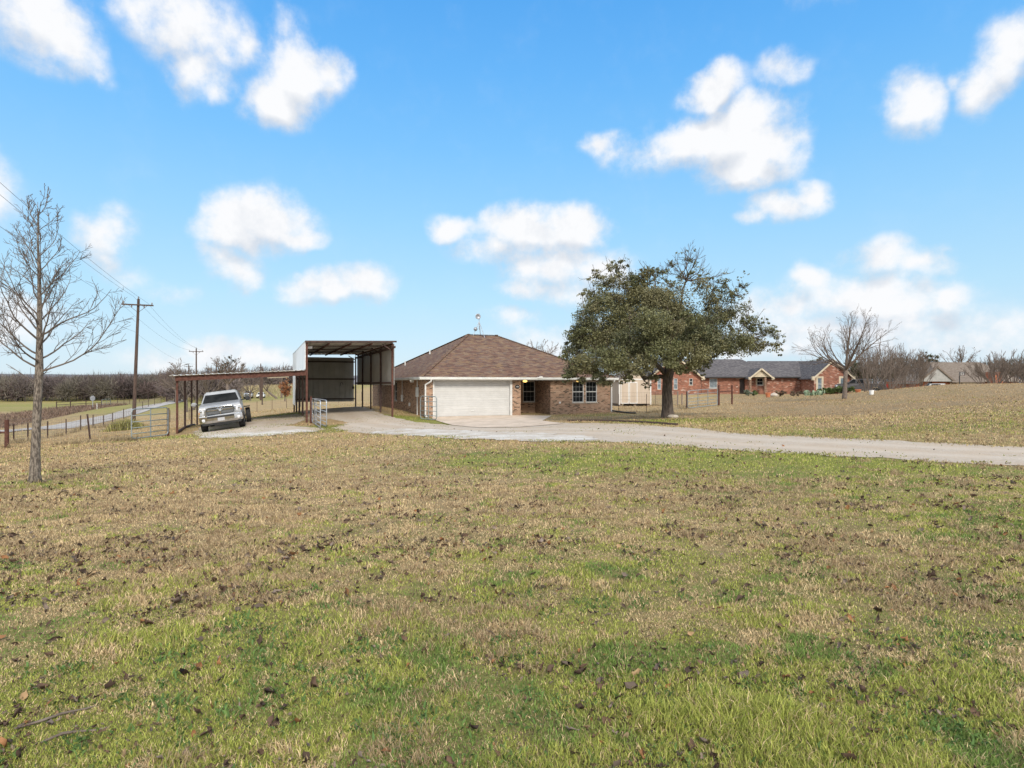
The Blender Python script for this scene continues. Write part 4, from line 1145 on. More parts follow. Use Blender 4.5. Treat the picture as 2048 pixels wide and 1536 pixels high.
# ---------------------------------------------------------------- far tan-roofed house beyond the rise
FX, FY = (1840-1024)/F*115, 115.0
fz = tz(FX+8, FY)
far_h = thing('farm_house', 'tan roofed house with grey gable and garage beyond the rise', 'house', (FX, FY, 0), 0)
def fx(px, d=FY): return (px-1024)/F*d - FX
def fzz(py, d=FY): return EYE - (py-768)/F*d
b = MB(); b.box(fx(1831), fx(1900), 0, 9, fz-2, fzz(763)); b.box(fx(1960), fx(2036), 0, 9, fz-2, fzz(763)); b.build('wall', M['orange_brick'], far_h)
b = MB(); b.box(fx(1900), fx(1960), .1, 9, fz-2, fzz(763)); b.build('pale_wall', M['stone'], far_h)
for p0_, p1_ in ((1901, 1922), (1925, 1951)):
    g = MB(); g.box(fx(p0_), fx(p1_), .03, .09, fz-1, fzz(764.5)); g.build('garage_door', M['white_trim'], far_h)
b = MB(); hip_x(b, fx(1876), fx(2044), -.6, 11, fzz(762.5), fzz(724.5, FY+5.5), 2.0, 4); hip_x(b, fx(1894), fx(1958), -1.4, .4, fzz(763.6), fzz(757.5), .4, .4); b.build('roof', M['shingle_tan'], far_h)
g0, g1, gm = fx(1840, FY-1), fx(1908, FY-1), fx(1874, FY-1)
b = MB(); b.add([(g0,-1,fzz(763)),(g1,-1,fzz(763)),(gm,-1,fzz(735)),(g0,4,fzz(763)),(g1,4,fzz(763)),(gm,6,fzz(735))], [(0,1,2),(5,4,3),(0,3,4,1),(0,2,5,3),(1,4,5,2)])
b.build('gable', M['pale_board'], far_h)
b = MB(); gable_y(b, g0, g1, -1.2, 7, fzz(763)+.05, fzz(735)-fzz(763), .5); b.build('gable_roof', M['shingle_tan'], far_h)
b = MB(); b.beam((g0-.3,-1.1,fzz(764)), (gm,-1.1,fzz(733.8)), .1, .3); b.beam((g1+.3,-1.1,fzz(764)), (gm,-1.1,fzz(733.8)), .1, .3); b.build('rake_board', M['shingle_tan'], far_h)
b = MB(); b.add([(fx(1968),-1.5,fz-1),(fx(1997),-1.5,fz-1),(fx(1990),-1.5,fzz(744)),(fx(1979),-1.5,fzz(744)),(fx(1968),1,fz-1),(fx(1997),1,fz-1),(fx(1990),1,fzz(744)),(fx(1979),1,fzz(744))], [(0,1,2,3),(7,6,5,4),(0,3,7,4),(1,5,6,2),(3,2,6,7)])
b.build('entry_gable', M['orange_brick'], far_h)
b = MB(); b.box(fx(1979), fx(1982), -1.2, -.4, fzz(744), fzz(730)); b.build('vent_stack', M['sign_back'], far_h)
w_ = MB(); w_.box(fx(1856), fx(1864), -.04, .02, fzz(768), fzz(764.3)); w_.build('window', M['dark_glass'], far_h)
# basketball hoop by that garage
hp = at(1919, 772, 100); hp.z = tz(hp.x, 100)
hoop = thing('basketball_hoop', 'basketball hoop on a pole in front of the tan roofed house', 'hoop', hp)
b = MB(); b.tube([(0,0,-.1),(0,0,2.7),(0,-.5,3.0)], .07, 8); b.build('pole', M['black'], hoop)
b = MB(); b.box(-.5, .5, -.62, -.56, 2.6, 3.3); bb = b.build('backboard', M['grey_paint'], hoop)
b = MB(); b.box(-.23, .23, -.625, -.621, 2.72, 2.76); b.box(-.23, .23, -.625, -.621, 3.06, 3.1); b.box(-.23, -.19, -.625, -.621, 2.76, 3.06); b.box(.19, .23, -.625, -.621, 2.76, 3.06); b.build('target_square', M['gutter'], bb)
b = MB(); b.lathe([(.21,0),(.24,0),(.24,.03),(.21,.03)], (0,-.86,2.68), 'z', 14); b.build('rim', M['orange_brick'], hoop)
# ================================================================== FENCES, GATES, POLES, SIGN
def tube_gate(label, p0, p1, h=1.25, rails=6, mat='galv', group=None, braces=1, lift=.1, rad=.022, corner=.16):
    """tube farm gate from hinge point p0 to p1 (both on the ground)"""
    p0 = Vector(p0); p1 = Vector(p1); L = (p1.xy - p0.xy).length
    t = thing('tube_gate', label, 'gate', p0, math.atan2(p1.y-p0.y, p1.x-p0.x), group)
    sl = (p1.z - p0.z)/L
    def P(x, z): return Vector((x, 0, z + lift + sl*x))
    pts = []
    def arc(cx, cz, a0):
        for k in range(6):
            a = a0 + math.pi/2*k/5; pts.append(P(cx + corner*math.cos(a), cz + corner*math.sin(a)))
    arc(corner, corner, math.pi); arc(L-corner, corner, 1.5*math.pi); arc(L-corner, h-corner, 0); arc(corner, h-corner, math.pi/2)
    pts.append(pts[0])
    MB().tube(pts, rad*1.15, 8, cap=False).build('frame', M[mat], t, smooth_=True)
    for k in range(1, rails-1):
        z = h*(k/(rails-1))**1.12
        MB().tube([P(.0, z), P(L, z)], rad*.9, 8).build('rail', M[mat], t, smooth_=True)
    for k in range(1, braces+1):
        x = L*k/(braces+1)
        MB().beam(P(x, 0), P(x, h), .035, .035, up=(0, 1, 0)).build('brace', M[mat], t)
    return t

def pipe_post(label, p, h, r=.06, mat='rust_steel', cat='post', group=None, name='gate_post'):
    o = MB().tube([(0,0,-.3),(0,0,h)], r, 12).build(name, M[mat], None, p, smooth_=False)
    return tag(o, label, cat, group)

g1a, g1b = at(263, 883, 26), at(336, 871, 28.4); g1a.z = tz(g1a.x, g1a.y); g1b.z = tz(g1b.x, g1b.y)
tube_gate('grey green tube gate standing open beside the low carport', g1a, g1b, 1.28, 6, 'gate_green')
q = at(330, 873, 28.6); pipe_post('brown pipe post behind the grey green gate at the low carport', on(q.x + .08, q.y + .12), 1.35, .055)
pv = on(*[float(v) for v in at(622, 848, 33.2)[:2]])
pipe_post('brown pipe post that carries the two open galvanised gates', pv, 1.5, .06)
e1 = at(641, 859, 29); e2 = at(653, 857, 29.6); pv2 = at(629, 846, 33.4)
tube_gate('galvanised tube gate swung open toward the lawn, the one on the post side', on(pv.x + .1, pv.y - .1), on(e1.x, e1.y), 1.28, 6, 'galv', 'galvanised gates at the tall carport', 1)
tube_gate('galvanised tube gate swung open, the one on the garage side of its twin', on(pv2.x, pv2.y), on(e2.x, e2.y), 1.28, 6, 'galv', 'galvanised gates at the tall carport', 1)
e1 = at(841, 838, 34.6); e2 = at(873.5, 842, 33.8)
tube_gate('small bent tube gate leaning by the white downspout at the garage corner', on(e1.x, e1.y), on(e2.x, e2.y), 1.3, 6, 'gate_green', None, 1, .05)
e1 = at(1375.5, 818, 42); e2 = at(1435, 814, 44)
tube_gate('wide grey tube gate in the wire fence right of the oak trunk', on(e1.x, e1.y), on(e2.x, e2.y), 1.2, 6, 'gate_green', None, 2, .06)
pipe_post('dark post at the hinge end of the gate right of the oak', on(e1.x - .08, e1.y), 1.25, .05, 'dark_steel')
a_, b_ = at(1437.5, 813, 44.3), at(1464, 809, 45.2)
bp = thing('brace_panel', 'two brown posts joined by a rail at the end of the wire fence', 'fence', on(a_.x, a_.y))
d_ = on(b_.x, b_.y) - on(a_.x, a_.y)
MB().tube([(0,0,-.3),(0,0,1.5)], .075, 10).build('post', M['rust_steel'], bp); MB().tube([(d_.x,d_.y,d_.z-.3),(d_.x,d_.y,d_.z+1.45)], .065, 10).build('post', M['rust_steel'], bp)
MB().tube([(0,0,1.0),(d_.x,d_.y,d_.z+1.0)], .04, 8).build('rail', M['rust_steel'], bp)
wv = MB()
for k in range(1, 9): wv.tube([(d_.x*k/9, d_.y*k/9, .05+d_.z*k/9), (d_.x*k/9, d_.y*k/9, .98+d_.z*k/9)], .005, 3)
for z in (.15, .35, .55, .8): wv.tube([(0,0,z), (d_.x,d_.y,d_.z+z)], .005, 3)
wv.build('wire_mesh', M['wire'], bp)

def wire_fence(label, path, posts, h=1.15, rr_=.0045, vsp=.18, levels=(.06,.2,.34,.5,.68,.88,1.08), ph=1.25, group=None, mat='dark_steel', lean=None, pr=.026):
    """wire netting on steel T-posts; path is a list of ground points, posts of (x, y)"""
    o = Vector(path[0]); t = thing('wire_fence', label, 'fence', o, 0, group)
    w = MB()
    for a, b in zip(path[:-1], path[1:]):
        L = (Vector(b) - Vector(a)).length; n = max(1, int(L/1.2)); m_ = max(1, int(L/vsp))
        gpts = [on(a[0] + (b[0]-a[0])*k/n, a[1] + (b[1]-a[1])*k/n) - o for k in range(n+1)]
        for z in levels: w.tube([p + Vector((0,0,z*h)) for p in gpts], rr_, 3, cap=False)
        if vsp < 5:
            for k in range(m_):
                p = on(a[0] + (b[0]-a[0])*k/m_, a[1] + (b[1]-a[1])*k/m_) - o
                w.tube([p + Vector((0,0,levels[0]*h)), p + Vector((0,0,levels[-1]*h))], rr_*.8, 3, cap=False)
    w.build('wire_mesh', M['wire'], t)
    for i, q in enumerate(posts):
        p = on(q[0], q[1]) - o; lx, ly = (lean or {}).get(i, (0, 0))
        b = MB(); c = Vector((lx, ly, ph))
        b.beam(p - c*.2, p + c, pr*1.6, pr*.7); b.beam(p - c*.2 + Vector((0, pr*.8, 0)), p + c + Vector((0, pr*.8, 0)), pr*.5, pr*1.2)
        b.build('post', M[mat], t)
    return t
gx_ = lambda px, py, d: at(px, py, d)
fa = [gx_(13.6,897,27), gx_(181,887,28), gx_(262,882,26.2)]
wire_fence('wire mesh fence along the near edge of the left lawn with one leaning post', fa, [fa[1]], 1.2, lean={0: (-.19, .05)}, ph=1.36, pr=.04)
fb = [gx_(-60,893,33.5), gx_(27,886,38), gx_(55.5,884,40), gx_(95,875,44), gx_(132,867,48), gx_(161,864.7,52), gx_(186,861,56), gx_(207,855,61), gx_(225,849,67), gx_(247,845,74), gx_(268,842,82), gx_(285,836,92), gx_(297,834,102), gx_(309,832,112), gx_(322,828,125)]
wire_fence('long wire mesh fence on steel posts along the near side of the road', fb, fb[1:], 1.2, vsp=.3, rr_=.006, pr=.045)
cpst = thing('corner_post', 'thick rusty corner post with a horizontal brace at the left edge', 'post', on(fa[0].x, fa[0].y))
MB().tube([(0,0,-.3),(0,0,1.3)], .085, 12).build('post', M['rust_steel'], cpst); MB().tube([(-.05,0,.72),(-2.2,.6,.72)], .045, 8).build('brace', M['rust_steel'], cpst); MB().tube([(-2.2,.6,-.4),(-2.2,.6,1.2)], .06, 8).build('post', M['rust_steel'], cpst)
# pipe fence and gate on the far side of the road
ff = [gx_(0,842,72), gx_(40,838,80), gx_(80,832,86)]
pf = [gx_(113,822,100), gx_(141,818,104), gx_(172,815,108), gx_(203,814,112)]
t = thing('pipe_fence', 'dark pipe fence at the field entrance across the road', 'fence', on(pf[0].x, pf[0].y)); o_ = on(pf[0].x, pf[0].y)
for p in pf: g_ = on(p.x, p.y) - o_; MB().tube([g_ - Vector((0,0,.3)), g_ + Vector((0,0,1.35))], .07, 8).build('post', M['dark_steel'], t)
for z in (.75, 1.2): MB().tube([on(p.x, p.y) - o_ + Vector((0,0,z)) for p in pf], .05, 6).build('rail', M['dark_steel'], t)
ga, gb = gx_(204,814,112), gx_(221,812,116)
tube_gate('far green tube gate at the field entrance across the road', on(ga.x, ga.y), on(gb.x, gb.y), 1.25, 5, 'gate_green', None, 1, .1, .03)
pipe_post('pale leaning marker post by the field entrance', on(*gx_(194,821,98)[:2]), .95, .05, 'white_trim', 'marker', None, 'marker_post')
# field fence behind the road
fc = [gx_(221,812,117), gx_(232,811,122), gx_(264,808,140), gx_(290,804,160), gx_(308,801,178), gx_(322,800,190)]
wire_fence('thin wire fence on dark posts round the far green field', fc, [ (fc[0].x + (fc[-1].x-fc[0].x)*k/11, fc[0].y + (fc[-1].y-fc[0].y)*k/11) for k in range(12)], 1.2, vsp=9, rr_=.01, pr=.05, levels=(.4, .7, 1.0))
# fence behind the carports
fd = [gx_(340,838,62), gx_(500,816,74), gx_(600,812,78), gx_(745,806,84)]
wire_fence('low wire fence across the dry pasture behind the carports', fd, [(fd[0].x + (fd[-1].x-fd[0].x)*k/14, fd[0].y + (fd[-1].y-fd[0].y)*k/14) for k in range(15)], 1.15, vsp=.6, rr_=.006, pr=.03)
# right: from the house corner to the gate
fr = [gx_(1237.5,823,40.6), gx_(1293,826.5,38.3), gx_(1374,818,42)]
wire_fence('wire mesh fence from the tan house corner to the gate behind the oak', fr, [fr[0], fr[1]], 1.2, vsp=.15, ph=1.2)
fe = [gx_(1304,811,52), gx_(1311,808,53), gx_(1356,813,47)]
wire_fence('wire mesh fence running behind the oak from the shed', fe, [fe[1]], 1.2, vsp=.15, ph=1.2)
for px, py, h, lab in ((1355.5, 809, 1.15, 'taller of the two short grey wooden posts behind the wire gate fence'), (1364, 811.5, .95, 'shorter of the two grey wooden posts behind the wire gate fence')):
    q = gx_(px, py, 48); pipe_post(lab, on(q.x, q.y), h, .06, 'grey_wood', 'post', None, 'wooden_post')

# ---- power poles and their lines
def power_pole(label, p, h, arm=2.5, dirv=(-.39, .92), r=.17, arms=1, lean=-.0, group='wooden power poles beside the road'):
    az_ = math.atan2(dirv[1], dirv[0]) - math.pi/2
    t = thing('power_pole', label, 'power pole', p, az_, group)
    MB().tube([(0,0,-.5),(lean*h*.5,0,h*.5),(lean*h,0,h)], [r, r*.85, r*.66], 12).build('pole', M['wood_pole'], t)
    zc = h - .62; xo = lean*zc
    if arms:
        b = MB(); b.box(xo-arm/2, xo+arm/2, -r-.1, -r*.6, zc-.06, zc+.06); b.build('crossarm', M['wood_pole'], t)
        for s in (-1, 1):
            b = MB(); b.beam((xo+s*arm*.3, -r-.04, zc-.05), (xo+s*.05, -r*.9, zc-.7), .03, .03); b.build('arm_brace', M['dark_steel'], t)
        for x in (-arm*.45, arm*.45, -arm*.2, arm*.2):
            up = abs(x) > arm*.3
            b = MB(); b.lathe([(.02,0),(.05,.03),(.035,.08),(.07,.12),(.04,.2),(.01,.24)] if up else [(.01,0),(.06,-.02),(.05,-.2),(.01,-.22)], (xo+x, -r-.02, zc + (.06 if up else -.06)), 'z', 10); b.build('insulator', M['porcelain'], t)
    b = MB(); b.lathe([(.02,0),(.05,.04),(.035,.1),(.07,.14),(.04,.22),(.01,.27)], (lean*h, 0, h-.02), 'z', 10); b.build('insulator', M['porcelain'], t)
    return t
PP = [(-36.6, 58.0, 12.0), (-64.2, 122.0, 11.2), (-91, 186, 11.0), (-110, 240, 10.5)]
tops = []
for k, (x, y, h) in enumerate(PP):
    lab = ['tall brown wooden power pole standing nearest behind the left gate', 'second power pole, rising above the low carport roof, thin crossarm', 'small distant power pole just right of the round topped bare tree', 'tiny far power pole with crossarm in the bare trees'][k]
    if k == 2: x, y = at(377, 0, 200).x, 200
    if k == 3: x, y = at(433, 0, 165).x, 165; h = 10.8
    z = tz(x, y)
    if k == 0: z = tz(x, y); h = EYE + (768-597)/F*y - z
    if k == 1: h = EYE + (768-697)/F*y - z
    if k == 2: h = EYE + (768-729)/F*y - z
    if k == 3: h = EYE + (768-723)/F*y - z
    power_pole(lab, (x, y, z), h, 2.6 if k != 3 else 2.4, lean=.035 if k == 0 else 0)
    tops.append(Vector((x, y, z + h)))
q = at(521.5, 0, 120); z = tz(q.x, 120); power_pole('plain far pole with a short arm above the low carport roof', (q.x, 120, z), EYE + 39.5/F*120 - z, .9, r=.15, group=None)
q = on(*at(524.5, 810, 88)[:2]); tag(MB().tube([(0,0,-.3),(0,0,5.4)], .1, 8).build('wooden_pole', M['wood_pole'], None, q), 'plain wooden pole in the pasture seen below the low carport roof', 'pole')
p_prev = Vector((-9.2, -6.0, tz(-9.2, -6) + 12.2))
nrm = Vector((.92, .39, 0))
def sag(a, b, s, n=18): return [a.lerp(b, k/n) - Vector((0,0,1))*s*4*(k/n)*(1-k/n) for k in range(n+1)]
chain = [p_prev, tops[0], tops[1]]
for offx, dz, r_, nm in ((0, .22, .011, 'top cable of the power line'), (1.17, -.35, .011, 'cable on the road-far end of the crossarms'), (-1.17, -.35, .011, 'cable on the near end of the crossarms'), (0.1, -3.2, .008, 'low telephone cable below the crossarms')):
    w = MB()
    for a, b in zip(chain[:-1], chain[1:]):
        w.tube(sag(a + nrm*offx + Vector((0,0,dz)), b + nrm*offx + Vector((0,0,dz)), .9, 18), r_, 4, cap=False)
    tag(w.build('power_line', M['cable']), nm, 'cable', 'overhead cables')

# stop sign seen from behind
q = at(185.5, 822, 101); q = on(q.x, q.y)
sg = thing('road_sign', 'octagonal road sign seen from its bare metal back across the road', 'sign', q)
MB().beam((0,0,-.2), (0,0,2.0), .07, .07, up=(0,1,0)).build('post', M['galv'], sg)
b = MB(); n_ = 8
vs = [(.46*math.cos(R(22.5+45*k)), y, 1.75 + .46*math.sin(R(22.5+45*k))) for y in (-.045, -.03) for k in range(8)]
b.add(vs, [tuple(range(8)), tuple(range(15, 7, -1))] + [(k, k+8, (k+1)%8+8, (k+1)%8) for k in range(8)]); b.build('sign_plate', M['sign_back'], sg)
# bucket, flower pot, garden bits on the right
q = at(1743, 791.5, 52); q = on(q.x, q.y)
bk = thing('bucket', 'white plastic bucket standing on the brown grass near the dark pickup', 'bucket', q)
MB().lathe([(.15,0),(.155,.02),(.2,.36),(.21,.36),(.21,.39),(.185,.39),(.14,.03)], (0,0,0), 'z', 20).build('body', M['bucket'], bk, smooth_=False)
MB().tube([(.2*math.cos(a), .03, .37 - .12*math.sin(a)) for a in [math.pi*k/8 for k in range(9)]], .006, 5).build('handle', M['galv'], bk)
for px, py, lab in ((1716, 790, 'terracotta pot in front of the dark pickup'), (1536, 793, 'terracotta pot in the flower bed of the ranch house')):
    q = at(px, py, 70); q = on(q.x, q.y)
    tag(MB().lathe([(.2,0),(.3,.45),(.34,.45),(.34,.55),(.28,.55),(.2,.1)], (0,0,0), 'z', 16).build('flower_pot', M['terracotta'], None, q), lab, 'pot')
q = at(1548, 791, 74); q = on(q.x, q.y)
o = MB().lathe([(.05,0),(.5,.05),(.55,.2),(.35,.4),(.05,.48)], (0,0,0), 'z', 9).build('boulder', M['stone'], None, q); tag(o, 'white boulder in the flower bed of the ranch house', 'rock')

# ================================================================== VEHICLES
def wheel(parent, x, y, r, w, side, rim='chrome', detail=True):
    k = 24 if detail else 14
    t = MB().lathe([(r*.6, -w/2), (r*.93, -w/2), (r, -w*.36), (r, w*.36), (r*.93, w/2), (r*.6, w/2)], (0, 0, 0), 'x', k)
    o = t.build('wheel', M['rubber'], parent, (x, y, r))
    m_ = MB().lathe([(r*.10, side*w*.55), (r*.2, side*w*.52), (r*.52, side*w*.36), (r*.6, side*w*.505), (r*.63, side*w*.505), (r*.63, side*w*.2)], (0,0,0), 'x', k)
    m_.build('rim', M[rim], o)
    return o

def pickup(label, p, rz, paint, bed=False, dually=False, group=None, tilt=None, name='pickup_truck', detail=True):
    t = thing(name, label, 'pickup truck', p, rz, group)
    if tilt is not None: t.rotation_euler = tilt
    wb = 3.65 if not dually else 3.8; fy = 1.0; ry = fy + wb; rw = .405; L = ry + 1.25
    P_ = M[paint]
    def arch(cy, r, n=9): return [(cy + r*math.cos(math.pi*k/n), .40 + r*math.sin(math.pi*k/n)) for k in range(n+1)]   # from +y side to -y side
    # nose and cab, profile in (y, z)
    prof = [(.16, .55), (.10, .85), (.12, 1.17), (.22, 1.27), (.55, 1.33), (1.42, 1.39), (3.55, 1.36), (3.57, .50)] + [(fy+.55, .50)] + arch(fy, .50)[0:] + [(fy-.55, .50)]
    b = MB(); b.prism(prof, -.99, .99)
    b.v = [(x*(.93 if z > 1.2 else (.985 if z < .6 else 1.0))*(.94 if y < .2 else 1.0), y, z) for x, y, z in b.v]
    b.build('body', P_, t, bevel=.035, seg=3)
    MB().box(-.8, .8, .5, 3.5, .42, .95).build('underbody', M['black'], t)
    # cab roof and pillars
    c = MB(); c.add([(-.92,1.36,1.36),(.92,1.36,1.36),(.92,3.56,1.34),(-.92,3.56,1.34),(-.72,2.08,1.93),(.72,2.08,1.93),(.72,3.36,1.92),(-.72,3.36,1.92)],
                    [(0,3,2,1),(4,5,6,7),(0,1,5,4),(1,2,6,5),(2,3,7,6),(3,0,4,7)])
    c.build('cab', P_, t, bevel=.05, seg=3)
    def inset(q, f, off):
        q = [Vector(v) for v in q]; ce = sum(q, Vector())/4; n = (q[1]-q[0]).cross(q[3]-q[0]).normalized()
        if n.dot(ce - Vector((0, 2.4, 1.5))) < 0: n = -n
        return [ce + (v-ce)*f + n*off for v in q]
    ws = inset([(-.90,1.36,1.38),(.90,1.36,1.38),(.72,2.08,1.91),(-.72,2.08,1.91)], .93, .008)
    MB().add(ws, [(0,1,2,3)]).build('windshield', M['dark_glass'], t)
    for s in (-1, 1):
        for (ya, yb, ta, tb) in ((1.62, 2.42, 2.08, 2.42), (2.5, 3.4, 2.5, 3.27)):
            q = [(s*.915, ya, 1.42), (s*.915, yb, 1.42), (s*.735, tb, 1.86), (s*.735, ta, 1.86)]
            MB().add(inset(q, .97, .012), [(0,1,2,3)]).build('side_window', M['dark_glass'], t)
    MB().add(inset([(-.8,3.56,1.42),(.8,3.56,1.42),(.68,3.38,1.86),(-.68,3.38,1.86)], .95, .01), [(0,1,2,3)]).build('rear_window', M['dark_glass'], t)
    # grille, lamps, bumper
    g = MB(); g.box(-.62, .62, .05, .14, .82, 1.17); go = g.build('grille', M['grille'], t, bevel=.05)
    fr = MB(); pts = [(-.66,.04,.80),(.66,.04,.80),(.67,.04,1.03),(.60,.035,1.17),(.50,.03,1.20),(-.50,.03,1.20),(-.60,.035,1.17),(-.67,.04,1.03),(-.66,.04,.80)]
    fr.tube(pts, .036, 8); fr.build('grille_frame', M['chrome'], go, smooth_=True)
    cb = MB(); cb.beam((-.6,.04,1.04), (.6,.04,1.04), .045, .05); cb.beam((0,.035,.84), (0,.035,1.17), .045, .06, up=(0,1,0)); cb.build('grille_bar', M['chrome'], go)
    if detail:   # emblem: shield with two curling horns
        e = MB(); e.add([(-.07,.0,1.10),(.07,.0,1.10),(.045,-.01,.98),(0,-.01,.93),(-.045,-.01,.98),(-.07,.02,1.10),(.07,.02,1.10),(.045,.02,.98),(0,.02,.93),(-.045,.02,.98)], [(0,1,2,3,4),(9,8,7,6,5),(0,5,6,1),(1,6,7,2),(2,7,8,3),(3,8,9,4),(4,9,5,0)])
        for s in (-1, 1): e.tube([(s*.03,.0,1.12),(s*.09,-.005,1.14),(s*.125,-.005,1.09),(s*.115,-.01,1.02),(s*.075,-.015,1.03)], [.022,.024,.02,.015,.008], 6)
        e.build('emblem', M['chrome'], go)
    for s in (-1, 1):
        h = MB(); h.add([(s*.70,.07,.90),(s*.955,.17,.92),(s*.955,.16,1.16),(s*.72,.085,1.19),(s*.70,.17,.90),(s*.975,.34,.92),(s*.97,.34,1.15),(s*.72,.2,1.19)], [(0,1,2,3),(4,7,6,5),(0,4,5,1),(1,5,6,2),(2,6,7,3),(3,7,4,0)])
        ho = h.build('headlight', M['lens'], t, bevel=.012)
        MB().lathe([(.02,.04),(.06,.05),(.075,.075)], (s*.84, .06, 1.04), 'y', 14).build('lamp_bulb', M['chrome'], ho)
        if detail: MB().box(min(s*.88,s*.955), max(s*.88,s*.955), .115, .15, .93, 1.0).build('turn_signal', M['amber'], ho)
    bp_ = [(-1.0,.30),(-.96,.10),(-.6,-.02),(.6,-.02),(.96,.10),(1.0,.30),(.9,.34),(-.9,.34)]
    b = MB(); n_ = len(bp_); zs = (.44, .56, .76, .80)
    vs = []
    for z, sx in zip(zs, (.95, 1.0, 1.0, .97)): vs += [(x*sx, y + (.03 if z in (zs[0], zs[3]) else 0), z) for x, y in bp_]
    fs = [tuple(range(n_-1, -1, -1)), tuple(range(3*n_, 4*n_))]
    for r_ in range(3):
        for i in range(n_): j = (i+1) % n_; fs.append((r_*n_+i, r_*n_+j, (r_+1)*n_+j, (r_+1)*n_+i))
    b.add(vs, fs); bo = b.build('front_bumper', M['chrome'], t)
    MB().box(-.60, .60, -.05, .05, .675, .77).build('air_intake', M['black'], bo)
    for s in (-1, 1): MB().lathe([(.02,-.03),(.075,-.02),(.08,.02)], (s*.78, .04, .6), 'y', 14).build('fog_light', M['lens'], bo)
    MB().box(-.88, .88, .05, .35, .33, .46).build('air_dam', M['black'], t, bevel=.03)
    pl_ = MB().box(-.155, .155, -.065, -.051, .51, .665).build('licence_plate', M['plate'], t)
    # mirrors
    for s in (-1, 1):
        mm = MB(); mm.box(min(s*1.12,s*1.38), max(s*1.12,s*1.38), 1.52, 1.66, 1.30, 1.50); mo = mm.build('mirror', P_ if s < 0 else M['black'], t, bevel=.05, seg=3)
        MB().beam((s*.93,1.6,1.36), (s*1.16,1.59,1.36), .07, .05).build('mirror_arm', M['black'], mo)
    if detail:
        for k in range(5): MB().box(-.5+.25*k-.05, -.5+.25*k+.05, 2.12, 2.22, 1.925, 1.965).build('marker_light', M['black'], t, bevel=.012)
    for s in (-1, 1):
        wheel(t, s*.86, fy, rw, .27, s)
        if dually: wheel(t, s*.80, ry, rw, .24, s); wheel(t, s*1.09, ry, rw, .24, s)
        else: wheel(t, s*.86, ry, rw, .27, s)
    MB().box(-.45, .45, .6, L, .52, .68).build('frame', M['black'], t)
    MB().tube([(-.95,ry,rw),(.95,ry,rw)], .09, 8).build('axle', M['black'], t)
    if bed:
        prof = [(3.62,.52),(3.62,1.33),(L,1.33),(L+.02,.60),(L-.1,.52),(ry+.55,.50)] + arch(ry, .50) + [(ry-.55,.50)]
        b = MB(); b.prism(prof, -.98, .98); b.build('bed', P_, t, bevel=.03)
        MB().box(-.82, .82, L+.02, L+.04, .72, 1.28).build('tailgate', P_, t, bevel=.02)
        for s in (-1, 1): MB().box(min(s*.84,s*.99), max(s*.84,s*.99), L-.12, L+.045, .86, 1.26).build('tail_light', M['red_lens'], t, bevel=.015)
        MB().box(-.95, .95, L+.03, L+.2, .5, .66).build('rear_bumper', M['chrome'], t, bevel=.03)
        MB().box(-.16, .16, L+.2, L+.21, .52, .64).build('licence_plate', M['plate'], t)
    else:
        MB().box(-.5, .5, 3.62, 3.7, .7, 1.3).build('headache_rack', M['black'], t)
        for s in (-1, 1): MB().box(min(s*.62,s*1.22), max(s*.62,s*1.22), ry-.5, ry+.5, .86, .89).build('mudguard', M['black'], t)
    return t
q = at(446, 860, 29.4); fz_ = tz(q.x, q.y)
# seat the silver truck on the sloping ground
ax = np.array([math.sin(TH), -math.cos(TH)])   # heading
fwd = -V
def tg(dx, dy): p = np.array([q.x, q.y]) + U*dx + V*dy; return float(p[0]), float(p[1]), tz(*p)
lf, rf_, lb = tg(-.86, 1.0), tg(.86, 1.0), tg(0, 4.8)
ex = (Vector(rf_) - Vector(lf)).normalized(); ey = (Vector(lb) - (Vector(lf)+Vector(rf_))/2).normalized(); ez = ex.cross(ey).normalized(); ey = ez.cross(ex)
Mx = Matrix((ex, ey, ez)).transposed()
org = (Vector(lf)+Vector(rf_))/2 - ey*1.0 + ez*.015
pickup('silver chassis-cab pickup truck parked nose out under the low carport', org, 0, 'silver', False, True, tilt=Mx.to_euler())
q = at(1784, 789, 76); q2 = on(q.x - .6, q.y)
hd = R(-62)    # nose towards the left and away
def facing(dx, dy): return math.atan2(dx, -dy)      # rotation that turns local -y to (dx, dy)
rzp = facing(-.86, .51)
nose = Vector((q.x, 77, 0)) + Vector((-.86, .51, 0))*5.9
pickup('dark grey brown pickup truck parked beside the ranch house, tail to the right', on(nose.x, nose.y, .05), rzp, 'grey_paint', True, False, detail=False)
q = at(495.5, 797, 148); pickup('far silver pickup parked in the pasture, left of the white car', on(q.x, q.y), facing(.35, -.94), 'silver', True, False, detail=False)

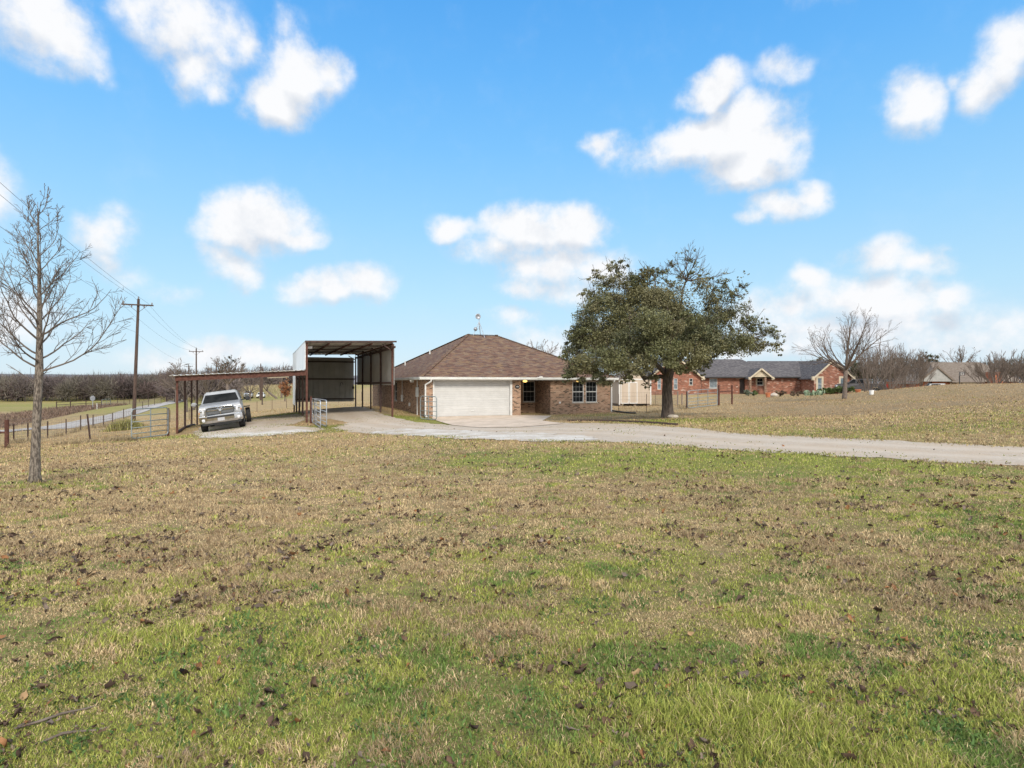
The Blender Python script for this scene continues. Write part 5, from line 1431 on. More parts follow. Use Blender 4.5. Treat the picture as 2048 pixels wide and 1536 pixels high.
def car(label, p, rz, paint, suv=False, group=None):
    t = thing('parked_car', label, 'car', p, rz, group)
    hh = 1.7 if suv else 1.45
    b = MB(); b.prism([(.0,.35),(-.02,.62),(.12,.78),(1.05,.92),(4.3,.98),(4.5,.8),(4.5,.35)], -.88, .88); b.build('body', M[paint], t, bevel=.06, seg=3)
    b = MB(); b.add([(-.8,1.0,.9),(.8,1.0,.9),(.8,4.2 if suv else 3.9,.95),(-.8,4.2 if suv else 3.9,.95),(-.6,1.75,hh-.04),(.6,1.75,hh-.04),(.6,4.0 if suv else 3.2,hh),(-.6,4.0 if suv else 3.2,hh)], [(0,3,2,1),(4,5,6,7),(0,1,5,4),(1,2,6,5),(2,3,7,6),(3,0,4,7)])
    b.build('cabin', M[paint], t, bevel=.05, seg=3)
    def ins(q, off):
        q = [Vector(v) for v in q]; ce = sum(q, Vector())/4; n = (q[1]-q[0]).cross(q[3]-q[0]).normalized()
        if n.dot(ce - Vector((0,2.5,1))) < 0: n = -n
        return [ce + (v-ce)*.88 + n*off for v in q]
    MB().add(ins([(-.8,1.0,.92),(.8,1.0,.92),(.6,1.75,hh-.06),(-.6,1.75,hh-.06)], .012), [(0,1,2,3)]).build('windshield', M['dark_glass'], t)
    for s in (-1, 1): MB().add(ins([(s*.8,1.3,.95),(s*.8,3.8,.98),(s*.6,3.3,hh-.08),(s*.6,1.9,hh-.08)], .015), [(0,1,2,3)]).build('side_window', M['dark_glass'], t)
    for s in (-1, 1):
        MB().box(min(s*.55,s*.82), max(s*.55,s*.82), -.03, .1, .6, .74).build('headlight', M['lens'], t, bevel=.02)
        for y in (.85, 3.55): wheel(t, s*.78, y, .33, .22, s, 'galv', False)
    MB().box(-.45, .45, -.035, .1, .42, .6).build('grille', M['black'], t)
    MB().box(-.15, .15, -.05, -.036, .44, .54).build('licence_plate', M['plate'], t)
    return t
q = at(520, 797, 148); car('far white car parked in the pasture beside the silver pickup', on(q.x, q.y), facing(.3, -.95), 'white_paint')
q = at(1862, 779, 104); car('silver car half hidden by the rise near the tan roofed house', on(q.x - 2, q.y + .5, -.35), facing(-.95, .2), 'pewter', True)
q = at(345, 790, 165); car('dark car far down the road seen between the carport posts', on(q.x, q.y, .06), facing(.45, -.9), 'grey_paint')
# ================================================================== TREES AND SHRUBS
def rv(r, s=1.0): return Vector((r.uniform(-1, 1), r.uniform(-1, 1), r.uniform(-1, 1)))*s
def limb(r, p, d, L, r0, r1, up=.15, wob=.12, n=6):
    """polyline of a branch: start, direction, length; up = how strongly it turns upward"""
    pts = [p.copy()]; d = d.normalized()
    for i in range(n):
        d = (d + Vector((0, 0, up)) + rv(r, wob)).normalized(); pts.append(pts[-1] + d*(L/n))
    return pts, [r0 + (r1-r0)*(i/n)**.8 for i in range(n+1)]
def side_dir(r, t, ang):
    o = t.orthogonal().normalized(); o.rotate(Matrix.Rotation(r.uniform(0, 2*math.pi), 3, t))
    return (t*math.cos(ang) + o*math.sin(ang)).normalized()
def twigs(r, mb, pts, rad, L, levels, dens, ang=.75, up=.12, k=4, wob=.16, rmin=.003, t0=.25):
    """recursive side twigs along a branch"""
    n = len(pts) - 1
    m_ = max(1, int(dens*r.uniform(.8, 1.2)))
    for i in range(m_):
        f = t0 + (1-t0)*(i + r.random())/m_; s = min(n-1, int(f*n)); u_ = f*n - s
        p = pts[s].lerp(pts[s+1], u_); t = (pts[s+1]-pts[s]).normalized()
        l = L*(1.15-.75*f)*r.uniform(.6, 1.25); rr_ = max(rmin, (rad[s] + (rad[s+1]-rad[s])*u_)*.6)
        q, w = limb(r, p, side_dir(r, t, ang*r.uniform(.6, 1.2)), l, rr_, rmin*.7, up, wob, 4)
        mb.tube(q, w, k if rr_ > .012 else 3, cap=False)
        if levels > 1: twigs(r, mb, q, w, l*.55, levels-1, max(2, dens*.62), ang, up, 3, wob, rmin, .2)

# ---- young bare tree at the left
bp0 = G(70, 965)
tr_ = thing('bare_tree', 'young leafless tree with straight grey trunk on the left lawn', 'tree', bp0)
r = random.Random(8)
dd = bp0.y
axis = [at(px, py, dd) - bp0 for px, py in [(70,972),(70,950),(71,900),(73,850),(76,790),(78.5,745),(79,680),(79,600),(78,540),(76,490),(76,445),(75.5,404)]]
rad_ = [.112,.078,.064,.059,.057,.058,.043,.031,.022,.014,.008,.003]
MB().tube(axis, rad_, 14).build('trunk', M['bark'], tr_, smooth_=True)
mb = MB()
def on_axis(z):
    for a, b, ra, rb in zip(axis[:-1], axis[1:], rad_[:-1], rad_[1:]):
        if a.z <= z <= b.z: f = (z-a.z)/(b.z-a.z); return a.lerp(b, f), ra + (rb-ra)*f
    return axis[-1], rad_[-1]
zt = axis[-1].z; z0_ = axis[5].z
nb_ = 33
for i in range(nb_):
    f = (i/nb_)**1.05; z = z0_ + (zt-.15-z0_)*f
    p, rr_ = on_axis(z); a = i*2.399 + r.uniform(-.3, .3)
    if i == 0: a = .05
    if i == 1: a = math.pi + .1
    e = R(24 + 30*f) if i < 4 else R(32 + 26*f + r.uniform(-10, 10))
    d = Vector((math.cos(a)*math.cos(e), math.sin(a)*math.cos(e), math.sin(e)))
    L = (1.56 - 1.1*f)*r.uniform(.75, 1.12)
    q, w = limb(r, p, d, L, max(.006, min(rr_*.40, .017)), .003, .085, .20, 10)
    mb.tube(q, w, 6, cap=False)
    twigs(r, mb, q, w, L*.44, 2, 11.5 - 4*f, .72, .08, 4, .26, .0036, .18)
for i in range(5):     # the ring of short stubs under the lowest limbs
    p, rr_ = on_axis(z0_ - r.uniform(.02, .22)); a = r.uniform(0, 6.28)
    q, w = limb(r, p, Vector((math.cos(a), math.sin(a), .9)), r.uniform(.2, .6), .011, .003, .05, .15, 5); mb.tube(q, w, 4, cap=False); twigs(r, mb, q, w, .2, 1, 3, rmin=.0035)
mb.build('crown', M['twig_grey'], tr_)

# ---- leaves for trees and shrubs: many small quads in clumps
def leaf_cloud(cl, size, pal, seed, aspect=.55, hang=.0):
    """cl: list of (centre, radii(3), count); returns verts, quads, colours"""
    r = np.random.RandomState(seed); V_, C_ = [], []
    for c, rad3, n in cl:
        u = r.randn(n, 3); u /= np.linalg.norm(u, axis=1)[:, None]
        u *= (r.rand(n, 1)**.42)
        # gather into sprays so that gaps open between them
        ns = max(3, n//24); sp = r.randn(ns, 3); sp /= np.linalg.norm(sp, axis=1)[:, None]; sp *= (r.rand(ns, 1)**.42)
        k = r.randint(0, ns, n); u = sp[k]*.92 + (u - sp[k])*.24
        p = np.array(c) + u*np.array(rad3)
        a = r.randn(n, 3); a[:, 2] -= hang; a /= np.linalg.norm(a, axis=1)[:, None]
        b = np.cross(a, r.randn(n, 3)); b /= np.linalg.norm(b, axis=1)[:, None]
        s = size*(.6 + .8*r.rand(n))[:, None]
        q = np.stack([p - a*s, p + b*s*aspect, p + a*s, p - b*s*aspect], 1)
        V_.append(q.reshape(-1, 3))
        t = r.rand(n)[:, None]; base = np.array(pal[r.randint(0, len(pal))])
        cc = (base*(1-t) + np.array(pal[-1])*t*.6 + base*t*.4)*(.6 + .75*r.rand(n))[:, None]
        C_.append(np.repeat(cc, 4, 0))
    V_ = np.concatenate(V_); C_ = np.concatenate(C_); n = len(V_)//4
    return V_, np.arange(n*4).reshape(n, 4), C_
M['leaves'] = m_attr('tree_leaf', .55, .25, .35)

# ---- live oak
ob = G(1335, 836); OD = ob.y
oak = thing('oak_tree', 'broad evergreen oak with thick dark trunk between the two brick houses', 'tree', ob)
def op(px, py, dy=0.0): return at(px, py, OD) + Vector((0, dy, 0)) - ob
tpts = [op(1335,846),op(1335,834),op(1335,815),op(1334,785),op(1335,760),op(1338,742),op(1341,728)]
MB().tube(tpts, [.42,.335,.28,.25,.245,.265,.22], 18).build('trunk', M['oak_bark'], oak, smooth_=True)
r = random.Random(21)
CL = []  # px, py, radius px, depth offset, density
spec = [(1165,730,36,-1.0,1),(1180,680,44,.6,1),(1170,640,36,-.4,.9),(1205,600,46,.8,.85),(1190,560,26,-.5,.4),(1235,560,38,.3,.6),(1235,535,22,.2,.3),(1215,725,46,-2.2,1.1),(1250,690,52,-1.8,1.1),(1260,640,56,.2,1.1),
        (1215,660,46,1.8,1),(1300,600,44,-.8,.9),(1290,560,28,.5,.5),(1285,660,50,-2.8,1.1),(1300,710,46,-3.0,1.1),(1262,735,34,-2.8,.9),(1330,660,56,0,1.0),(1340,610,42,.4,.9),(1365,680,48,-2.2,1.05),(1350,715,42,-3.2,1.0),
        (1385,700,40,-2.4,.9),(1375,630,46,1.2,.9),(1410,650,44,-.6,.75),(1425,600,38,.3,.6),(1450,570,26,.2,.4),(1400,575,30,-.4,.5),(1455,630,36,.6,.55),(1440,690,44,-1.0,.9),(1480,690,38,-.3,.75),(1500,650,32,.2,.45),(1515,690,34,.2,.65),
        (1545,665,26,.1,.45),(1545,695,22,-.2,.4),(1470,590,24,-.3,.25),(1490,575,16,.1,.2),(1420,720,34,1.2,.85),(1275,560,36,.6,.7),(1270,590,40,.2,.9),(1300,545,26,.3,.5),(1260,600,44,2.6,.9),(1340,580,38,2.8,.7),(1400,640,46,3.4,.9),(1300,690,52,3.6,1),(1230,700,44,3.2,.9),(1450,660,42,2.8,.7),(1325,545,22,0,.3),(1345,530,14,0,.14),(1385,520,24,.1,.10),(1370,555,24,0,.22),
        (1148,705,34,.3,.9),(1142,735,28,-.4,.8),(1160,762,16,-.8,.5),(1150,670,30,.2,.7),(1140,750,20,-.6,.7),(1200,765,20,-1.6,.5),(1190,752,22,-1.2,.55),(1235,758,18,-1.8,.45),(1295,752,20,-1.0,.28),(1285,768,14,-1.0,.1),(1375,738,20,-1.5,.45)]
limbs = MB(); leafcl = []
px_m = OD/F
fork = tpts[5]
mains = [(op(1262,690,-1.0),.13),(op(1225,715,.5),.12),(op(1290,640,1.2),.13),(op(1340,640,-.8),.14),(op(1375,560,.2),.12),(op(1425,650,.6),.13),(op(1470,680,-.3),.12),(op(1320,690,-2.4),.11),(op(1310,680,2.8),.11),(op(1420,640,2.8),.11)]
mp = []
for tgt, r0 in mains:
    st_ = tpts[4].lerp(tpts[6], r.random()); L = (tgt-st_).length; pts = []
    for i in range(8):
        f = i/7; p = st_.lerp(tgt, f) + Vector((0,0,1))*L*.10*math.sin(f*math.pi)*(-1 if tgt.z - st_.z < 1.6 else .4) + rv(r, .06*L*math.sin(f*math.pi))
        pts.append(p)
    w = [r0*(1-.72*i/7) for i in range(8)]; limbs.tube(pts, w, 8, cap=False); mp.append((pts, w))
for px, py, rp, dy, dn in spec:
    c = op(px, py, dy); rad = rp*px_m
    # nearest point on a main limb
    best = min(((pt, i, j) for j, (pts, w) in enumerate(mp) for i, pt in enumerate(pts) if i > 1), key=lambda q: (q[0]-c).length)
    st_ = best[0]; L = (c-st_).length
    if L > .2:
        pts = [st_.lerp(c, i/5) + rv(r, .07*L*math.sin(i/5*math.pi)) + Vector((0,0,.05*L*math.sin(i/5*math.pi))) for i in range(6)]
        w = [max(.02, mp[best[2]][1][best[1]]*.6)*(1-.75*i/5) for i in range(6)]
        limbs.tube(pts, w, 5, cap=False)
        twigs(r, limbs, pts, w, rad*1.15, 2, 5 if dn > .35 else 7, .8, .06, 4, .2, .008, .4)
    for i in range(4 if dn > .35 else 6):
        q, w = limb(r, c + rv(r, rad*.2), Vector((r.uniform(-1,1), r.uniform(-1,1), r.uniform(-.2,1))), rad*1.25, .016, .006, .08, .2, 5)
        limbs.tube(q, w, 4, cap=False); twigs(r, limbs, q, w, rad*.5, 1, 4, .8, .05, 3, .2, .007)
    n = int(2900*dn*(rp/45)**2) + 30
    leafcl.append((c, (rad*1.06, rad*1.0, rad*.82), n))
    for k in range(3): leafcl.append((c + rv(r, rad*.85), (rad*.5, rad*.5, rad*.34), n//7))
for px, py, rx_, ry_, dp, n in [(1265,665,125,80,3.2,7500),(1400,665,110,70,2.8,4200),(1330,600,95,52,2.2,3200),(1200,610,60,45,1.8,1800),(1450,620,75,48,1.8,1800),(1230,735,95,28,2.4,3200),(1180,690,60,60,2.0,2600)]:
    leafcl.append((op(px, py, .3), (rx_*px_m, dp, ry_*px_m), n))
# sparse leaves at the airy right edge and the twiggy top
for px, py in [(1560,672),(1568,680),(1530,640),(1510,620),(1495,600),(1470,560),(1485,548),(1440,548),(1395,500),(1378,495),(1362,500),(1410,540),(1255,515),(1225,525),(1175,560),(1160,590),(1135,660),(1130,700)]:
    c = op(px, py, r.uniform(-.6, .6)); leafcl.append((c, (.3, .3, .25), 16))
for tgt in [(1372,500),(1380,486),(1396,505),(1352,515),(1410,530),(1445,550),(1462,545),(1420,545),(1500,600),(1530,640),(1560,672)]:
    e = op(tgt[0], tgt[1], r.uniform(-.3, .3)); best = min((pt for pts, w in mp for pt in pts[2:]), key=lambda q: (q-e).length)
    pts = [best.lerp(e, i/6) + rv(r, .1*math.sin(i/6*math.pi)) for i in range(7)]; w = [.035*(1-.85*i/6) for i in range(7)]
    limbs.tube(pts, w, 5, cap=False); twigs(r, limbs, pts, w, .9, 2, 6, .55, .15, 3, .15, .007, .3)
Vv, Qq, Cc = leaf_cloud(leafcl, .05, [(.135,.145,.06),(.155,.16,.07),(.11,.125,.058),(.17,.16,.07),(.095,.105,.052),(.20,.185,.095)], 5, .5)
fast_mesh('crown', Vv, [Qq], M['leaves'], oak, Cc)
limbs.build('limb', M['oak_bark'], oak, uv=False)

# ---- other bare trees
def bare_tree(label, base, h, spread, seed, r0=.2, fork_=.3, nl=7, up=.12, lev=3, dens=6, rmin=.012, mat='twig', group=None, lean=(0, 0), ang=.62, name='bare_tree', ball=None, leaf=None):
    r = random.Random(seed); t = thing(name, label, 'tree', base, 0, group)
    top = Vector((lean[0], lean[1], h*fork_))
    tp = [Vector((0,0,-.2)), Vector((0,0,.15)), top*.5 + Vector((r.uniform(-.05,.05),0,0)), top]
    MB().tube(tp, [r0*1.35, r0*1.08, r0*.92, r0*.85], 10).build('trunk', M[mat], t, smooth_=True)
    mb = MB(); ends = []
    for i in range(nl):
        a = 2*math.pi*i/nl + r.uniform(-.4, .4); e = R(r.uniform(20, 72)) if i else R(85)
        d = Vector((math.cos(a)*math.cos(e), math.sin(a)*math.cos(e), math.sin(e)))
        reach = 1/max(math.sqrt((d.x**2+d.y**2)/(spread**2) + (d.z/(h*(1-fork_)))**2), 1e-3)
        q, w = limb(r, tp[-1] + d*.02 - Vector((0,0,r.uniform(0, .12)*h*fork_)), d, reach*r.uniform(.8, 1.0), r0*r.uniform(.42, .62), rmin, up, .14, 8)
        mb.tube(q, w, 6, cap=False); twigs(r, mb, q, w, reach*.46, lev, dens, ang, up*.7, 4, .18, rmin, .22)
        ends += q[3:]
    mb.build('crown', M[mat], t, uv=False)
    if ball:
        for _ in range(ball):
            c = r.choice(ends[3:]) + rv(r, .4); b = MB()
            for _k in range(60):
                d = rv(r).normalized(); s_ = d.orthogonal()*.05; b.add([c - s_, c + s_, c + d*r.uniform(.2, .42)], [(0, 1, 2)])
            b.build('mistletoe', M['moss'], t, uv=False)
    if leaf:
        cl = [(e + rv(r, .3), (leaf[0], leaf[0], leaf[0]*.9), leaf[1]) for e in ends]
        Vq, Qx, Cx = leaf_cloud(cl, leaf[2], leaf[3], seed, .6); fast_mesh('foliage', Vq, [Qx], M['leaves'], t, Cx)
    return t
M['moss'] = m_var('mistletoe_green', (.05, .05, .026), (.09, .08, .045), 6, .9)
def base(px, py, d): q = at(px, py, d); return on(q.x, q.y)
def height(py, d, b): return EYE - (py-768)/F*d - b.z
q = base(1689, 797, 51); bare_tree('bare spreading tree with pale trunk standing before the right end of the ranch house', q, height(606, 51, q), 5.0, 12, .18, .33, 14, .06, 3, 7.5, .0085, 'twig', lean=(.12, 0), ang=.66)
q = base(353, 803, 128); bare_tree('round topped bare tree left of the low carport roof', q, height(716, 128, q), 5.2, 9, .28, .33, 13, .05, 3, 7.5, .034, 'twig', 'bare trees beyond the carports')
q = base(455, 797, 112); bare_tree('wide bare tree with dark mistletoe balls above the low carport roof', q, height(711, 112, q), 5.6, 14, .3, .4, 12, .06, 3, 7.5, .03, 'twig', 'bare trees beyond the carports', ball=14)
q = base(415, 800, 128); bare_tree('lower tangled bare tree left of the silver truck cab', q, height(741, 128, q), 5.0, 18, .2, .25, 11, .05, 3, 7, .03, 'twig', 'bare trees beyond the carports')
q = base(500, 800, 124); bare_tree('lower bare tree right behind the silver truck cab', q, height(744, 124, q), 3.6, 19, .2, .25, 9, .05, 3, 5, .022, 'twig', 'bare trees beyond the carports')
q = base(372, 805, 82); bare_tree('gnarled grey bare tree seen between the posts of the low carport', q, height(752, 82, q), 2.6, 23, .2, .38, 7, .05, 3, 5, .015, 'twig_grey')
q = base(388, 806, 86); bare_tree('second gnarled grey tree just behind the silver truck mirror', q, height(757, 86, q), 2.2, 24, .17, .4, 6, .05, 3, 5, .015, 'twig_grey', lean=(.5, 0))
q = base(563, 797, 140); bare_tree('thin bare tree rising above the carport roof near the white side wall', q, height(722, 140, q), 3.4, 27, .2, .45, 7, .1, 3, 5, .02, 'twig')
q = base(553, 792, 136); bare_tree('leaning bare tree with bowed trunk behind the far white car', q, 4.2, 3.6, 31, .22, .45, 5, -.02, 3, 4, .02, 'twig', lean=(-2.2, 0))
q = base(521, 796, 138); bare_tree('dark upright bare tree behind the far white car', q, height(752, 138, q), 1.6, 33, .26, .5, 5, .15, 2, 5, .02, 'twig')
q = base(570, 803, 96); bare_tree('small tree still holding rust orange leaves behind the carports', q, height(757, 96, q), 1.6, 36, .1, .2, 12, .12, 2, 5, .012, 'twig', name='orange_leaf_tree', leaf=(.5, 40, .1, [(.30,.115,.04),(.36,.15,.06),(.22,.09,.04),(.38,.19,.09)]))
q = base(1082, 800, 95); bare_tree('bare tree behind the roof of the tan brick house', q, height(682, 95, q), 6.5, 41, .25, .4, 11, .05, 3, 7, .022, 'twig')
q = base(1918, 780, 150); bare_tree('wide leafless oak rising behind the tan roofed house', q, height(690, 150, q), 7.2, 44, .36, .42, 9, .0, 3, 6, .028, 'twig')
q = base(1985, 778, 140); bare_tree('bare tree right of the wide leafless oak behind the tan roofed house', q, height(705, 140, q), 4.2, 47, .26, .35, 8, .06, 3, 5, .024, 'twig')
q = base(1838, 780, 125); bare_tree('ragged bare tree with dark tufts left of the tan roof', q, height(690, 125, q), 3.4, 48, .24, .45, 6, .12, 3, 5, .02, 'twig', ball=10)

def multistem(label, base_, h, spread, seed, n=12, mat='twig_grey', dens=5, rmin=.01, group=None, r0=.05, lev=2):
    r = random.Random(seed); t = thing('bare_shrub', label, 'shrub', base_, 0, group)
    mb = MB(); tw = mb
    for i in range(n):
        a = r.uniform(0, 2*math.pi); e = R(r.uniform(42, 84))
        d = Vector((math.cos(a)*math.cos(e)*spread/h*1.6, math.sin(a)*math.cos(e)*spread/h*1.2, math.sin(e)))
        q, w = limb(r, Vector((math.cos(a)*.25, math.sin(a)*.25, -.1)), d, h*r.uniform(.75, 1.05), r0*r.uniform(.6, 1.1), rmin, .03, .08, 8)
        mb.tube(q, w, 5, cap=False); twigs(r, tw, q, w, h*.34, lev, dens, .42, .1, 4, .12, rmin*.9, .3)
    mb.build('branches', M[mat], t, uv=False)
    return t
for px, py, d, top, sp, n, sd, lab in [(1737,788,66,684,3.0,12,51,'bare many stemmed shrub in front of the dark pickup, dark main stems'),
        (1775,790,74,700,3.4,12,52,'bare many stemmed shrub just right of the dark pickup tail'),(1812,786,84,703,3.6,14,53,'bare grey brown shrub between the dark pickup and the silver car'),(1790,784,92,698,3.6,14,54,'dense brown shrub behind the dark pickup'),
        (1838,783,92,712,3.2,12,55,'low dense bare shrub left of the silver car'),(1752,786,88,695,3.2,12,56,'tall bare shrub behind the ranch house end'),
        (1992,772,58,706,2.7,16,57,'bare fan shaped shrub on the rise near the right edge'),(2026,770,64,707,2.7,14,58,'bare fan shaped shrub nearest the right edge of the photo'),(1968,774,62,722,2.2,9,59,'leaning bare shrub on the rise before the tan roofed house'),(2055,769,60,715,2.2,10,60,'bare shrub cut by the right edge of the photo')]:
    q = base(px, py, d); multistem(lab, q, height(top, d, q)*1.05, sp, sd, n + 4, 'twig', 11, .011 if d < 70 else .015, 'bare shrubs on the right', lev=2)

def shrub(label, base_, rx, ry, h, seed, pal, size=.08, n=700, group=None, name='shrub', lumps=6):
    r = random.Random(seed); cl = []
    for i in range(lumps):
        a = r.uniform(0, 6.28); f = r.uniform(0, .6)
        cl.append((Vector((rx*f*math.cos(a), ry*f*math.sin(a), h*r.uniform(.35, .62))), (rx*.6, ry*.6, h*.42), n//lumps))
    Vq, Qx, Cx = leaf_cloud(cl, size, pal, seed, .5); Vq[:, 2] = np.maximum(Vq[:, 2], .0)
    o = fast_mesh(name, Vq, [Qx], M['leaves'], None, Cx); o.location = base_
    return tag(o, label, 'shrub', group)
GRN = [(.085,.13,.035),(.06,.10,.03),(.12,.155,.05)]; GRY = [(.20,.23,.17),(.26,.28,.21),(.16,.19,.13)]; BRN = [(.20,.14,.085),(.27,.19,.11),(.13,.09,.06)]; OLV = [(.19,.18,.07),(.26,.22,.10),(.12,.12,.05)]
q = base(250, 832, 50); r3 = np.random.RandomState(33); n = 1500
xx = q.x + r3.randn(n)*.62; yy = q.y + r3.randn(n)*.5
cc = (np.array([.30, .25, .10])*(.5 + .9*r3.rand(n))[:, None] + np.array([.0, .05, .0])*r3.rand(n)[:, None]).astype(np.float32)
o = blades('shrub', xx, yy, (.5 + .75*r3.rand(n))*np.exp(-((xx-q.x)/1.3)**2), .05 + .03*r3.rand(n), .3 + .7*r3.rand(n), cc, None, 34)
del o['kind']; tag(o, 'yellow green grassy bush growing at the foot of the nearest power pole', 'shrub')
q = base(228, 842, 52); shrub('small dry weed clump left of the yellow green bush', q, .7, .7, .5, 4, BRN, .09, 300)
for px, py, d, rx_, h, pal, n, lab in [(1640,791,78,1.1,1.15,GRN,900,'green hedge bush under the left window of the right gable'),(1660,791,78,1.2,1.2,GRN,1000,'green hedge bush between the gable windows'),(1682,791,78,1.2,1.2,GRN,1000,'green hedge bush behind the pale tree trunk'),(1702,791,78,1.0,1.1,GRN,800,'green hedge bush at the gable corner by the dark pickup'),
        (1494,790,78,.75,.95,GRY,600,'grey green bush right of the dark front door'),(1511,791,78,.75,.8,GRN,500,'green bush below the small porch window'),(1560,794,76,.9,1.0,BRN,500,'brown dry bush in the bed before the brick wall'),(1586,795,75,.8,.8,BRN,420,'smaller brown dry bush in the bed before the brick wall'),(1600,790,78,.9,.8,BRN,420,'tan dry bush left of the cactus')]:
    shrub(lab, base(px, py, d), rx_, .7, h, int(px), pal, .11, n, 'bushes along the ranch house')
# prickly pear: flat pads
q = base(1630, 796, 74); pr = random.Random(6); mb = MB()
for i in range(46):
    c = Vector((pr.uniform(-1.15, 1.15), pr.uniform(-.4, .4), pr.uniform(.12, .62))); a = pr.uniform(0, 3.14); rr_ = pr.uniform(.13, .2)
    b = MB(); b.lathe([(.02,-.03),(rr_,-.02),(rr_,.02),(.02,.03)], (0,0,0), 'y', 10)
    ca, sa = math.cos(a), math.sin(a); mb.add([(c.x + x*ca - y*sa, c.y + x*sa + y*ca, c.z + z*1.25) for x, y, z in b.v], b.f)
M['cactus'] = m_var('cactus_pad', (.20, .27, .16), (.30, .37, .25), 5, .6)
tag(mb.build('prickly_pear', M['cactus'], None, q), 'pale green prickly pear cactus in the bed left of the green hedge', 'cactus')
# live oaks behind the ranch house and the rise
def evergreen(label, base_, h, spread, seed, n=2600):
    r = random.Random(seed); t = thing('evergreen_tree', label, 'tree', base_, 0, 'dark evergreen trees on the right')
    MB().tube([(0,0,-.3),(0,0,h*.3),(r.uniform(-.3,.3),0,h*.6)], [.35,.28,.12], 9).build('trunk', M['oak_bark'], t)
    cl = []
    for i in range(14):
        a = r.uniform(0, 6.28); f = r.uniform(.1, .75); z = h*r.uniform(.35, .88); k = math.sqrt(max(0, 1-((z/h-.5)/.5)**2))
        cl.append((Vector((spread*f*math.cos(a)*k, spread*f*math.sin(a)*k, z)), (spread*.36, spread*.36, h*.15), n//14))
    Vq, Qx, Cx = leaf_cloud(cl, .20, [(.062,.07,.032),(.045,.055,.026),(.085,.09,.042)], seed, .55); fast_mesh('crown', Vq, [Qx], M['leaves'], t, Cx)
for px, d, top, sp, lab in [(1655,112,711,4.6,'dark evergreen tree top behind the right gable of the ranch house'),(1860,130,706,5,'dark evergreen behind the ragged bare tree'),(1790,135,712,6,'dark evergreen behind the brown shrubs'),(1720,140,716,6,'dark evergreen beyond the dark pickup')]:
    q = base(px, 785, d); evergreen(lab, q, height(top, d, q), sp, int(px))

# ---- winter woods that read as one mass
def woods(name, label, spots, seed, twn=230, wid=.085, tl=1.5, pal=((.125,.10,.094),(.155,.126,.115),(.095,.078,.075),(.14,.124,.10),(.12,.088,.084))):
    r = np.random.RandomState(seed); V_, F_, C_ = [], [], []; nv = 0
    for x, y, h in spots:
        z0 = tz(x, y); sp = h*r.uniform(.32, .5); n = int(twn*r.uniform(.8, 1.2)); c0 = np.array(pal[r.randint(0, len(pal))])*r.uniform(.75, 1.2)
        u = r.randn(n, 3); u /= np.linalg.norm(u, axis=1)[:, None]; u *= r.rand(n, 1)**.38
        p = np.c_[x + u[:, 0]*sp, y + u[:, 1]*sp, z0 + h*.56 + u[:, 2]*h*.44]
        d = u*.8 + r.randn(n, 3)*.45 + np.array([0, 0, .55]); d /= np.linalg.norm(d, axis=1)[:, None]
        L = tl*(.5 + r.rand(n, 1)); sd = np.cross(d, r.randn(n, 3)); sd /= np.linalg.norm(sd, axis=1)[:, None]
        w = wid*(.5 + r.rand(n, 1))
        q = np.stack([p - sd*w, p + sd*w, p + d*L], 1); V_.append(q.reshape(-1, 3)); F_.append(nv + np.arange(n*3).reshape(n, 3)); nv += n*3
        C_.append(np.repeat(c0*(.65 + .7*r.rand(n))[:, None], 3, 0))
        for k in range(7):   # trunk and main limbs
            a = r.uniform(0, 6.28); e = np.array([math.cos(a)*sp*.7*(k > 0), math.sin(a)*sp*.7*(k > 0), h*r.uniform(.6, .95)]); w2 = .16 if k == 0 else .09
            b0 = np.array([x, y, z0 + (0 if k == 0 else h*.22)])
            q = np.array([b0 + [-w2, 0, 0], b0 + [w2, 0, 0], [x, y, z0] + e, b0 + [0, w2, 0]]); V_.append(q); F_.append(nv + np.array([[0, 1, 2], [1, 3, 2], [3, 0, 2]])); nv += 4
            C_.append(np.tile(c0*.75, (4, 1)))
    o = fast_mesh(name, np.concatenate(V_), [np.concatenate(F_)], M['leaf_plain'], None, np.concatenate(C_))
    return tag(o, label, 'woodland', kind='stuff')
M['leaf_plain'] = m_attr('winter_woodland', .95, 0, .1)
rs = np.random.RandomState(77); sp_ = []
for i in range(330):
    px = rs.uniform(-330, 345); d = rs.choice([172, 182, 195, 212]) + rs.uniform(-6, 6)
    x = (px-1024)/F*d; hz = EYE + (768 - (rs.uniform(751, 770) if rs.rand() < .88 else rs.uniform(744, 752)) + (0 if d < 190 else -3))/F*d - tz(x, d); sp_.append((x, d, max(4.5, hz)))
woods('woodland', 'leafless brown woods lining the far edge of the green field on the left', sp_, 1, 560, .05)
sp_ = []
for i in range(230):
    px = rs.uniform(330, 640); d = rs.uniform(235, 330); x = (px-1024)/F*d; sp_.append((x, d, rs.uniform(5.5, 8.5)))
for i in range(60):
    px = rs.uniform(330, 470); d = rs.uniform(140, 185); x = (px-1024)/F*d; sp_.append((x, d, rs.uniform(4, 6.5)))
woods('woodland', 'leafless brown woods on the slope beyond the carports', sp_, 2, 200)
sp_ = []
for i in range(120):
    px = rs.uniform(1700, 2250); d = rs.uniform(190, 260); x = (px-1024)/F*d
    top = 728 if px < 1980 else 716; sp_.append((x, d, EYE + (768-top-rs.uniform(0, 10))/F*d - tz(x, d)))
woods('woodland', 'dark woods on the far slope behind the houses on the right', sp_, 3, 200, .1, 1.6, ((.075,.07,.05),(.10,.085,.065),(.06,.062,.045)))
sp_ = []
for i in range(70):
    px = rs.uniform(560, 1700); d = rs.uniform(240, 330); x = (px-1024)/F*d; sp_.append((x, d, rs.uniform(5, 7.5)))
woods('woodland', 'low distant woods behind the houses', sp_, 4, 160)
